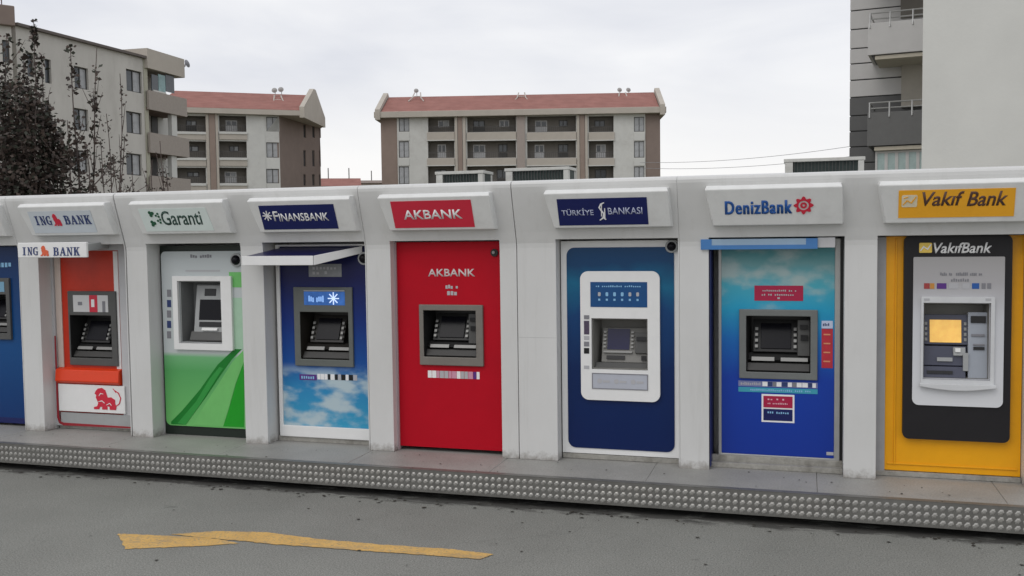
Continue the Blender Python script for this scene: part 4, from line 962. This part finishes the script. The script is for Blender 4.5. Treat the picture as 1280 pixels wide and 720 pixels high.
for yi, (ya, yb) in enumerate(rows[:4]):
    yn = rows[yi+1][0]
    for a, b in ((534,568.5),(583.5,645.5),(658.5,720.5),(735.5,768)):
        r = F.R(a, yb+.8, b, yn-1.5); obj('balcony_band', box(F, r[0], r[1], r[2], r[3], .001, .14), PLASB, rt, bevel=.02)
        obj('band_edge', box(F, r[0]-.05, r[1]-.10, r[2]+.05, r[1]-.001, .001, .2), PLAS, rt)
    for a, b in ((498,512),(792,806)):
        r = F.R(a, yb+1, b, yn-1); obj('spandrel', box(F, r[0], r[1], r[2], r[3], .001, .06), PLAS, rt)
et = F.uv(650, 137.5)[1]; obj('eave_fascia', box(F, -.6, eave+.0, L3+.6, et, -10.8, .75), PLASB, rt, bevel=.04)
rg = F.uv(650, 118.5)[1]; Rw = -5.0
kk = F.uv(650, 118.5, Rw)[1]
bm = bmesh.new(); P = F.P
vs = [bm.verts.new(p) for p in (P(.2,et+.01,.6), P(L3-.2,et+.01,.6), P(L3-.2,kk,Rw), P(.2,kk,Rw), P(.2,et+.01,-10.6), P(L3-.2,et+.01,-10.6))]
for f in ((0,1,2,3),(3,2,5,4),(0,3,4),(1,5,2),(0,4,5,1)): bm.faces.new([vs[i] for i in f])
obj('roof', bm, ROOF, rt)
for s_, u in ((0, -.45), (1, L3-.1)):
    G_ = Frame(F.P(u, 0, 0), F.n*-1)   # gable planes run back from the facade
    bm = prism(G_, [(-.9, et-.9), (11.2, et-.9), (11.2, et+.2), (5.0, kk+.5), (-.9, et+.25)], -.0, .55) ; obj('gable', bm, PLASB, rt)
for px, py in ((521,118),(775,117),(786,117)): u, v = F.uv(px, py, Rw); dish(F, u, v+.3, Rw, rt, .28)
for px in (522, 652, 778): roofhatch(F, px, 118, Rw+.6, rt)

# --- B2 left block
F = facade(212, 104, 352.5, 104.5)
rt = empty('apartment_building', F.P(F.len/2, 0, -5), 'apartment block with red roof and brown side wall, left of the centre gap', 'building', 'beige apartment blocks with red tiled roofs')
L2 = F.len; eave = F.uv(300, 143.5)[1]; et = F.uv(300, 137)[1]
Fs = Frame(F.P(L2, 0, 0), F.n*-1)           # side wall frame, running away
# turn the side so that it ends where the photograph ends it
pe = ground_at(403, 116); sd_ = (pe-F.P(L2,0,0)); Fs = Frame(F.P(L2,0,0), sd_); LS = sd_.length
rows = ((144.5,164.5),(176.5,197),(209.5,229),(241,261),(273,292)); holes = []; lg = []; wn = []
for yi, (ya, yb) in enumerate(rows):
    for j, (a, b, n) in enumerate(((221,257.5,1),(274,308.5,1))): r = F.R(a, ya, b, yb); lg.append((r, n, 50+yi*3+j)); holes.append(r)
    r = F.R(333, ya+1.5, 349, yb); wn.append(r); holes.append(r)
wall = long_block(F, holes, PLAS, rt, top=eave, u0=0, u1=L2)
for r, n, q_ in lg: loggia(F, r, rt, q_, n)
for r in wn: window(F, r, rt, glass=CURT)
for a, b, mm in ((258.5,262,PLASB),(262.5,270,BRN),(270.5,273.5,PLASB),(309,332,PLAS)):
    u0, _, u1, _ = F.R(a, 150, b, 250); obj('pilaster', box(F, u0, 0, u1, eave-.02, .001, .24 if mm is not PLAS else .05), mm, rt)
for yi in range(4):
    for a, b in ((214,257.8),(274,309)):
        r = F.R(a, rows[yi][1]+.8, b, rows[yi+1][0]-2); obj('balcony_band', box(F, r[0], r[1], r[2], r[3], .001, .14), PLASB, rt)
        obj('band_edge', box(F, r[0], r[3]-.2, r[2], r[3], .141, .22), PLAS, rt)
ys = [[(380,383,163,182),(391,393.5,165,190),(399,401,170,190)]]
hs = []
for (a, b) in ((379.5,382.5),(390.5,393.5),(399,401)):
    for (ya, yb) in ((158,168) if a > 399 else (156,172), (188,208), (218,232)):
        hs.append(Fs.R(a, ya, b, yb))
es = eave
obj('side_wall', prism(Fs, rectpts(.02, 0, LS, es), -.35, 0, [rectpts(*h_) for h_ in hs]), BRND, rt)  # shade of the right-facing side painted in with the darker brown
for h_ in hs: window(Fs, h_, rt, panes=1, depth=.15, glass=WIN)
back = Fs.P(LS, 0, 0)-F.ex*L2
obj('rear_wall', box(Frame(back, F.ex), .4, 0, L2-.4, es-.02, 0, .3), PLASB, rt)
bm = bmesh.new()
ug = F.uv(375.5, 140, .7)[0]; pg = ground_at(405.5, (Fs.P(LS,0,0)-CAM).to_2d().length)
c0, c1, c2, c3 = F.P(-1,0,.7), F.P(ug,0,.7), Vector((pg.x,pg.y,0)), Vector((pg.x,pg.y,0))-F.ex*(L2+3)
def hull(cs, za, zb):
    bm = bmesh.new(); lo = [bm.verts.new((c.x,c.y,za)) for c in cs]; hi = [bm.verts.new((c.x,c.y,zb)) for c in cs]
    bm.faces.new(lo[::-1]); bm.faces.new(hi)
    for i in range(len(cs)): bm.faces.new((lo[i], lo[(i+1) % len(cs)], hi[(i+1) % len(cs)], hi[i]))
    return bm
zE, zT = F.P(0,eave,0).z, F.P(0,et,0).z
obj('eave_fascia', hull((c0,c1,c2,c3), zE+.01, zT), PLASB, rt)
m0, m1 = (c0+c3)/2, (c1+c2)/2
md = Vector((m1.x, m1.y, 0)); dd = math.hypot(md.x-CAM.x, md.y-CAM.y)
dr = ray(390, 119); tt = ((md-CAM).dot(Vector((AF.x,AF.y,0))))/(dr.dot(Vector((AF.x,AF.y,0)))); zR = (CAM+dr*tt).z
bm = bmesh.new(); vs = [bm.verts.new(p) for p in (Vector((c0.x,c0.y,zT+.01)), Vector((c1.x,c1.y,zT+.01)), Vector((m1.x,m1.y,zR)), Vector((m0.x,m0.y,zR)), Vector((c3.x,c3.y,zT+.01)), Vector((c2.x,c2.y,zT+.01)))]
for f in ((0,1,2,3),(3,2,5,4),(0,3,4),(1,5,2),(0,4,5,1)): bm.faces.new([vs[i] for i in f])
obj('roof', bm, ROOF, rt)
GF = Frame(Vector((c1.x, c1.y, 0)), (c2-c1)); lg_ = (c2-c1).length
obj('gable', prism(GF, [(0, zE-.2), (lg_+.2, zE-.2), (lg_+.2, zT+.4), (lg_*.56, zR+.5), (lg_*.47, zR+.5), (0, zT+.4)], -.1, .4), PLASB, rt)
for px, py in ((344,118),(352,117)): u, v = F.uv(px, py, -4); dish(F, u, v+.3, -4, rt, .3)
roofhatch(F, 347, 122, -3.5, rt)

# --- B1 near left building
F = facade(50, 63.5, 187, 71)
rt = empty('apartment_building', F.P(F.len/2, 0, -5), 'grey plastered apartment building with stacked corner balconies behind the dark leaved trees', 'building')
L1 = F.len; top = F.uv(120, 58)[1]
cols = ((34,43,0),(56,64,1),(93,110.5,2),(158,177.5,2)); dy = {34:66,56:74,93:84,158:88}
holes = []
for a, b, _ in cols:
    for r in range(4):
        y0 = dy[a]+r*(52+(3 if a < 60 else 0)); hgt = 27 if a > 80 else 30
        h_ = F.R(a, y0, b, y0+hgt); holes.append(h_)
holes = [h_ for h_ in holes if h_[1] > .5]
u_start = F.uv(22, 100)[0]
wall = obj('wall', prism(F, rectpts(u_start, 0, L1, top), -.35, 0, [rectpts(*h_) for h_ in holes]), PLASD, rt)
for h_ in holes: window(F, h_, rt, panes=2 if h_[2]-h_[0] > .8 else 1, depth=.16, sill=False)
obj('rear_block', box(F, u_start+.01, 0, L1-.01, top-.02, -11, -.9), PLASD, rt)
obj('roof_edge', box(F, u_start-.1, top+.001, L1+.1, top+.16, -11.2, .25), mat('roof_edge_dark', (.14,.12,.11), .8, var=.1), rt)
u0, _, u1, _ = F.R(181, 100, 190, 200); obj('corner_strip', box(F, u0, 0, L1+.3, top-.01, .001, .05), mat('yellowish_plaster', (.42,.41,.33), .9, var=.05), rt)
# balcony bay right of the corner
F2 = facade(187, 71, 230, 74.5); LB = F2.len
def b1r(x0, y0, x1, y1, w=0): return F2.R(x0, y0, x1, y1, w)
r = b1r(186, 72, 226, 92); obj('bay_roof', box(F2, .0, r[1], r[2], r[3]+.2, -9, .3), PLASB, rt)
obj('bay_back', box(F2, .0, 0, b1r(0,0,219,9)[2], r[1]-.01, -9, -1.7), PLASD, rt)
for (ya, yb, xe) in ((119,142,229),(170,194,232),(222,246,234),(274,296,234)):
    r = b1r(187, ya, xe, yb)
    bm = bmesh.new(); box(F2, .02, r[1], r[2], r[3], .14, .3, bm=bm); box(F2, r[2]-.16, r[1], r[2], r[3], -1.69, .139, bm=bm)
    pb = obj('balcony', bm, mat('taupe_plaster', (.36,.32,.285), .9, var=.08), rt)
    obj('balcony_floor', box(F2, .02, r[1]-.02, r[2]-.005, r[1]+.14, -1.69, .135), mat('brown_soffit', (.17,.12,.10), .9), pb)
for (ya, yb) in ((142,170),(194,222),(246,274)):
    r = b1r(213, ya, 219.5, yb); obj('post', box(F2, r[0], r[1], r[2], r[3], -.2, .12), PLAS, rt)
    r = b1r(189, ya+3, 196, yb-1, -1.69); B_ = Frame(F2.P(0,0,-1.69), F2.ex); obj('door', box(B_, r[0], r[1], r[2], r[3], .001, .06), WFR, rt)
    r = b1r(197, ya, 213, yb, -1.69); obj('inner_wall', box(B_, r[0], r[1], r[2], r[3], .001, .03), PLAS, rt)
TG = mat('teal_glass', (.20,.34,.34), .15, var=.3, vs=1.5, spec=.6)
for (a, b, mm) in ((189,197,WIN),(197.5,206,TG),(206.5,217,WIN)):
    r = b1r(a, 92, b, 119); obj('glazing', box(F2, r[0], r[1]+.2, r[2], r[3]-.1, .0, .05), mm, rt)
r = b1r(190, 114, 206, 119); obj('glazing_sill', box(F2, r[0], r[1], r[2], r[3], .051, .12), PLAS, rt)
u, v = F2.uv(230, 80); bm = bmesh.new(); tube(bm, [F2.P(u-.6, v, 0), F2.P(u+.1, v-.15, 0), F2.P(u+.3, v+.3, 0)], .05)
bmesh.ops.create_cone(bm, cap_ends=True, segments=14, radius1=.30, radius2=.10, depth=.10, matrix=Matrix.Translation(F2.P(u+.35, v+.1, .1)) @ Matrix.Rotation(math.radians(75), 4, 'Y'))
obj('satellite_dish', bm, GREYT, rt)
# taller block with a brown parapet at the far left
F = facade(-60, 60, 25, 60.6); rt = empty('apartment_building', F.P(F.len/2, 0, -4), 'taller block with brown parapet at the left edge behind the tree', 'building')
t0 = F.uv(12, 33)[1]; t1 = F.uv(12, 8)[1]
r = [F.R(a, y, a+9, y+28) for a in (-45, -20, 3) for y in (50, 102, 154, 206)]
obj('wall', prism(F, rectpts(0, 0, F.len, t0), -.35, 0, [rectpts(*h_) for h_ in r]), PLASD, rt)
for h_ in r: window(F, h_, rt, panes=1)
obj('rear_block', box(F, 0, 0, F.len, t0-.01, -8, -.36-.3), PLASD, rt)
obj('parapet', box(F, -.2, t0+.001, F.len+.15, t1, -8.2, .3), BRND, rt, bevel=.05)
u, v = F.uv(7, 2); bm = bmesh.new(); tube(bm, [F.P(u, t1, -1), F.P(u, t1+1.6, -1)], .03); obj('aerial', bm, RAIL, rt)

# --- low far houses between the blocks
def low_house(pa, pb, dist, ytop, ybot, m, label):
    F = facade(pa, dist, pb, dist); rt = empty('low_house', F.P(F.len/2, 0, -4), label, 'house', None)
    e_ = F.uv(pa, ybot)[1]; z = F.uv(pa, ytop, -4)[1]
    obj('wall', box(F, 0, 0, F.len, e_, -8, 0), PLASB, rt)
    bm = bmesh.new(); P = F.P; vs = [bm.verts.new(p) for p in (P(-.5,e_+.01,.5), P(F.len+.5,e_+.01,.5), P(F.len+.5,z,-4), P(-.5,z,-4), P(-.5,e_+.01,-8.5), P(F.len+.5,e_+.01,-8.5))]
    for f in ((0,1,2,3),(3,2,5,4),(0,3,4),(1,5,2),(0,4,5,1)): bm.faces.new([vs[i] for i in f])
    obj('roof', bm, m, rt)
    for t_ in (.3, .8):
        bm = bmesh.new(); tube(bm, [F.P(F.len*t_, z-.2, -4), F.P(F.len*t_, z+1.6, -4)], .08); obj('aerial', bm, RAIL, rt)
low_house(396, 449, 150, 223, 233, ROOF, 'low house with red roof seen far off in the gap between the two blocks')
low_house(451, 500, 160, 225.5, 229, BRND, 'low house with dark roof far off just left of the centre block')

# --- B4 near right building
PGRN = mat('grey_green_render', (.65,.65,.62), .9, var=.05, vs=.5, bump=.25, bs=14, dirt=((.58,.58,.55), .4, .35))
F = facade(1150.5, 26, 1420, 25)
rt = empty('apartment_building', F.P(F.len/2, 0, -4), 'tall grey apartment building with blank end wall and balconies at the right edge', 'building')
obj('end_wall', box(F, 0, 0, F.len, 17, -9, 0), PGRN, rt, bevel=.02)
Fw = facade(1061, 33.2, 1160, 33.1)           # siding wall behind the balconies
SIDL = mat('pale_siding', (.55,.54,.53), .8, var=.05, vs=1.5); SIDD = mat('dark_grey_siding', (.13,.13,.13), .8, var=.07, vs=1.5)
edges = [-60, -34, -10, 12.5, 36, 60, 79, 99.5, 121, 144, 163.5, 183, 203, 223, 243, 263, 283, 303, 318]
for i in range(len(edges)-1):
    v1 = Fw.uv(1070, edges[i])[1]; v0 = Fw.uv(1070, edges[i+1])[1]
    obj('siding_board', box(Fw, 0, max(v0, 0), Fw.len, v1-.035, -.25, 0), SIDD if edges[i] >= 120 else SIDL, rt, bevel=.01, seg=1)
obj('siding_core', box(Fw, .03, 0, Fw.len, Fw.uv(1070, -60)[1], -8, -.03), DARKG, rt)
REC = mat('beige_recess', (.42,.39,.34), .9, var=.08, vs=2)
r = Fw.R(1127, 70, 1152, 134); obj('recess_wall', box(Fw, r[0], r[1], r[2]+.8, r[3], .001, .25), REC, rt)
r = Fw.R(1126, -10, 1152, 22); obj('recess_wall', box(Fw, r[0], r[1], r[2]+.8, r[3], .001, .1), DARKIN, rt)
Fb = facade(1083, 31.4, 1160, 31.3)            # balcony fronts
def balcony(y0, y1, mm, xe=1160):
    r = Fb.R(1083, y0, xe, y1); r = (0, r[1], Fb.len, r[3])
    bm = bmesh.new(); box(Fb, r[0], r[1], r[2], r[3], -.12, 0, bm=bm); box(Fb, r[0], r[1], r[0]+.12, r[3], -1.95, -.121, bm=bm)
    b_ = obj('balcony', bm, mm, rt, bevel=.01)
    obj('balcony_floor', box(Fb, .2, r[1]-.14, r[2], r[1]-.03, -1.9, -.06), mat('pale_beige_slab', (.50,.46,.38), .9), b_)
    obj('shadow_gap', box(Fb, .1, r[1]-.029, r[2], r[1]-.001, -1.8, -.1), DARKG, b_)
    bm = bmesh.new()
    for h_ in (.13, .30): tube(bm, [Fb.P(.05, r[3]+h_, -.06), Fb.P(Fb.len, r[3]+h_, -.06)], .022)
    tube(bm, [Fb.P(.05, r[3]+.30, -.06), Fb.P(.05, r[3]+.30, -1.9)], .022)
    for u in (.06, .62, 1.25, 1.9): tube(bm, [Fb.P(u, r[3]-.15, .01), Fb.P(u, r[3]+.05, -.03), Fb.P(u, r[3]+.31, -.06)], .025)
    obj('handrail', bm, ALU, b_)
    return b_
balcony(26, 66, SIDL); balcony(139, 181, mat('dark_balcony', (.15,.15,.148), .8, var=.05)); balcony(-85, -45, SIDL)
r = Fb.R(1094, 188, 1160, 222, -.2); G_ = Frame(Fb.P(0,0,-.2), Fb.ex); n = 5; wd = (r[2]-r[0])/n
gl = obj('glazing_frame', prism(G_, rectpts(r[0], r[1]-1, Fb.len, r[3]), -.06, 0, [rectpts(r[0]+.06+i*wd, r[1]-.95, r[0]+wd*(i+1)-.03, r[3]-.06) for i in range(n) if r[0]+wd*(i+1) < Fb.len]), SIDL, rt)
for i in range(n): obj('pane', box(G_, r[0]+.05+i*wd, r[1]-.95, r[0]+wd*(i+1)-.02, r[3]-.05, -.04, -.02), mat('pale_green_glass', (.33,.43,.42), .15, var=.2, vs=3, spec=.6), gl)

# ------------------------------------------------------------------ overhead wires
def wire(a, b, sag, label, r=.012):
    bm = bmesh.new(); a, b = Vector(a), Vector(b); n = 24
    tube(bm, [a.lerp(b, i/n)-Vector((0,0,sag*4*(i/n)*(1-i/n))) for i in range(n+1)], r, 5)
    tag(obj('overhead_cable', bm, mat('cable_grey', (.30,.30,.31), .6, var=0)), label, 'cable')
dW = 90
def atd(px, py, dist):
    dr = ray(px, py); h_ = math.hypot(dr.x, dr.y); return CAM+dr*(dist/h_)
wire(atd(800, 203, dW), atd(1130, 172, 70), .5, 'upper of the two thin overhead cables crossing the sky left of the right building', .018)
wire(atd(800, 210, dW), atd(1130, 186, 70), .5, 'lower of the two thin overhead cables crossing the sky left of the right building', .018)

# ------------------------------------------------------------------ trees (dark purple leaved, upright)
BARK = mat('dark_bark', (.10,.078,.07), .9, var=.2, vs=12)
LEAF = []
for i, c in enumerate(((.048,.036,.031), (.066,.048,.040), (.036,.040,.027), (.088,.064,.052))):
    LEAF.append(mat('purple_leaf_%s' % 'abcd'[i], c, .6, var=.3, vs=3))
def leafq(bm, p, s, rr, mi):
    d = Vector((rr.gauss(0,1), rr.gauss(0,1), rr.gauss(0,.7))).normalized(); q = d.orthogonal().normalized()
    q = (Matrix.Rotation(rr.uniform(0, 6.28), 3, d) @ q); b = p+d*s; m = p+d*s*.5
    vs = [bm.verts.new(x) for x in (p, m+q*s*.33, b, m-q*s*.33)]; f = bm.faces.new(vs); f.material_index = mi
def tree(base_px, Y, stems, label, seed, leaf=.078, trunk_r=.05, dense=1.):
    """stems: list of (px tip, py tip, leaves, spread, bare fraction)"""
    rr = random.Random(seed)
    bp = Vector((Zt(base_px, 330, Y)[0], Y, ROADZ-.02)); rt = empty('leafy_tree', bp, label, 'tree', 'dark leaved trees behind the kiosks')
    bt = bmesh.new(); bb = bmesh.new(); bl = bmesh.new()
    fork = bp+Vector((0, 0, .9)); tube(bt, [bp, bp+Vector((.01,0,.45)), fork], trunk_r, 8, trunk_r*.75)
    obj('trunk', bt, BARK, rt)
    for (px, py, nl, sp, bare) in stems:
        nl = int(nl*(.62 if base_px < 60 else .6))
        yy = Y+rr.uniform(-.5, .5); tip = Vector(Zt(px, py, yy)); n = 9; pts = []
        ph = rr.uniform(0, 6)
        for i in range(n+1):
            t = i/n; e = t**.75
            p = Vector((fork.x+(tip.x-fork.x)*(1-(1-t)**1.8), fork.y+(tip.y-fork.y)*t, fork.z+(tip.z-fork.z)*t))
            p += Vector((math.sin(ph+t*5), math.cos(ph+t*4), 0))*.035*math.sin(math.pi*t); pts.append(p)
        tube(bb, pts, max(.012, trunk_r*.42), 5, .005)
        clump = [rr.uniform(bare, 1) for _ in range(max(3, nl//14))]
        for j in range(nl):
            t = min(.999, max(bare, rr.choice(clump)+rr.gauss(0, .022))); i = int(t*n); p = pts[i].lerp(pts[i+1], t*n-i)
            s_ = sp*(1.15-t)**.7; off = Vector((rr.gauss(0,1), rr.gauss(0,1), rr.gauss(0,.8)))*s_
            leafq(bl, p+off, leaf*rr.uniform(.6, 1.25), rr, rr.randrange(4))
        # side twigs
        for j in range(9):
            t = rr.uniform(max(bare, .2), .9); i = int(t*n); p = pts[i]; q_ = p+Vector((rr.gauss(0,1)*sp*1.5, rr.gauss(0,1)*sp*1.5, rr.uniform(.15, .5)))
            tube(bb, [p, p.lerp(q_, .5)+Vector((0,0,-.03)), q_], .008, 4, .003)
            for _ in range(nl//30): leafq(bl, p.lerp(q_, rr.random())+Vector((rr.gauss(0,.03), rr.gauss(0,.03), rr.gauss(0,.03))), leaf*rr.uniform(.6, 1.2), rr, rr.randrange(4))
    obj('branch', bb, BARK, rt, kind='stuff'); obj('crown', bl, LEAF, rt, kind='stuff')
    return rt
tree(-10, 3.0, [(-30,60,1500,.28,.15),(-8,75,1700,.26,.15),(8,45,900,.12,.2),(16,105,1900,.26,.15),(2,130,1800,.28,.1),(24,140,1500,.24,.15),(-45,90,1500,.3,.1)], 'dense dark leaved tree cut by the left edge, behind the blue kiosk', 3)
tree(45, 2.8, [(42,24,420,.055,.3),(30,70,900,.14,.2),(44,112,1500,.20,.15),(56,128,1700,.22,.15),(62,150,1500,.22,.1),(36,128,1400,.22,.1),(70,170,1200,.2,.1),(52,70,260,.08,.3)], 'dark leaved tree with one tall thin leader above the orange kiosk', 5)
tree(95, 3.3, [(88,58,430,.085,.2),(84,150,700,.2,.1),(96,172,650,.2,.1),(121,60,150,.06,.35),(108,182,480,.18,.1),(74,166,550,.2,.1)], 'slender dark leaved tree with two upright leafy shoots left of the green kiosk', 8)
tree(143, 3.2, [(150,92,160,.05,.2),(133,142,420,.09,.15),(156,170,260,.07,.2),(140,196,500,.12,.1),(126,176,420,.10,.1),(165,215,120,.07,.2)], 'thin sparse sapling in front of the window column, above the green kiosk', 9, leaf=.045, trunk_r=.03)
tree(196, 3.0, [(200,176,170,.06,.2),(190,200,160,.07,.2),(207,212,160,.07,.2),(183,222,90,.06,.2)], 'smallest sapling, below the corner balconies', 12, leaf=.045, trunk_r=.025)
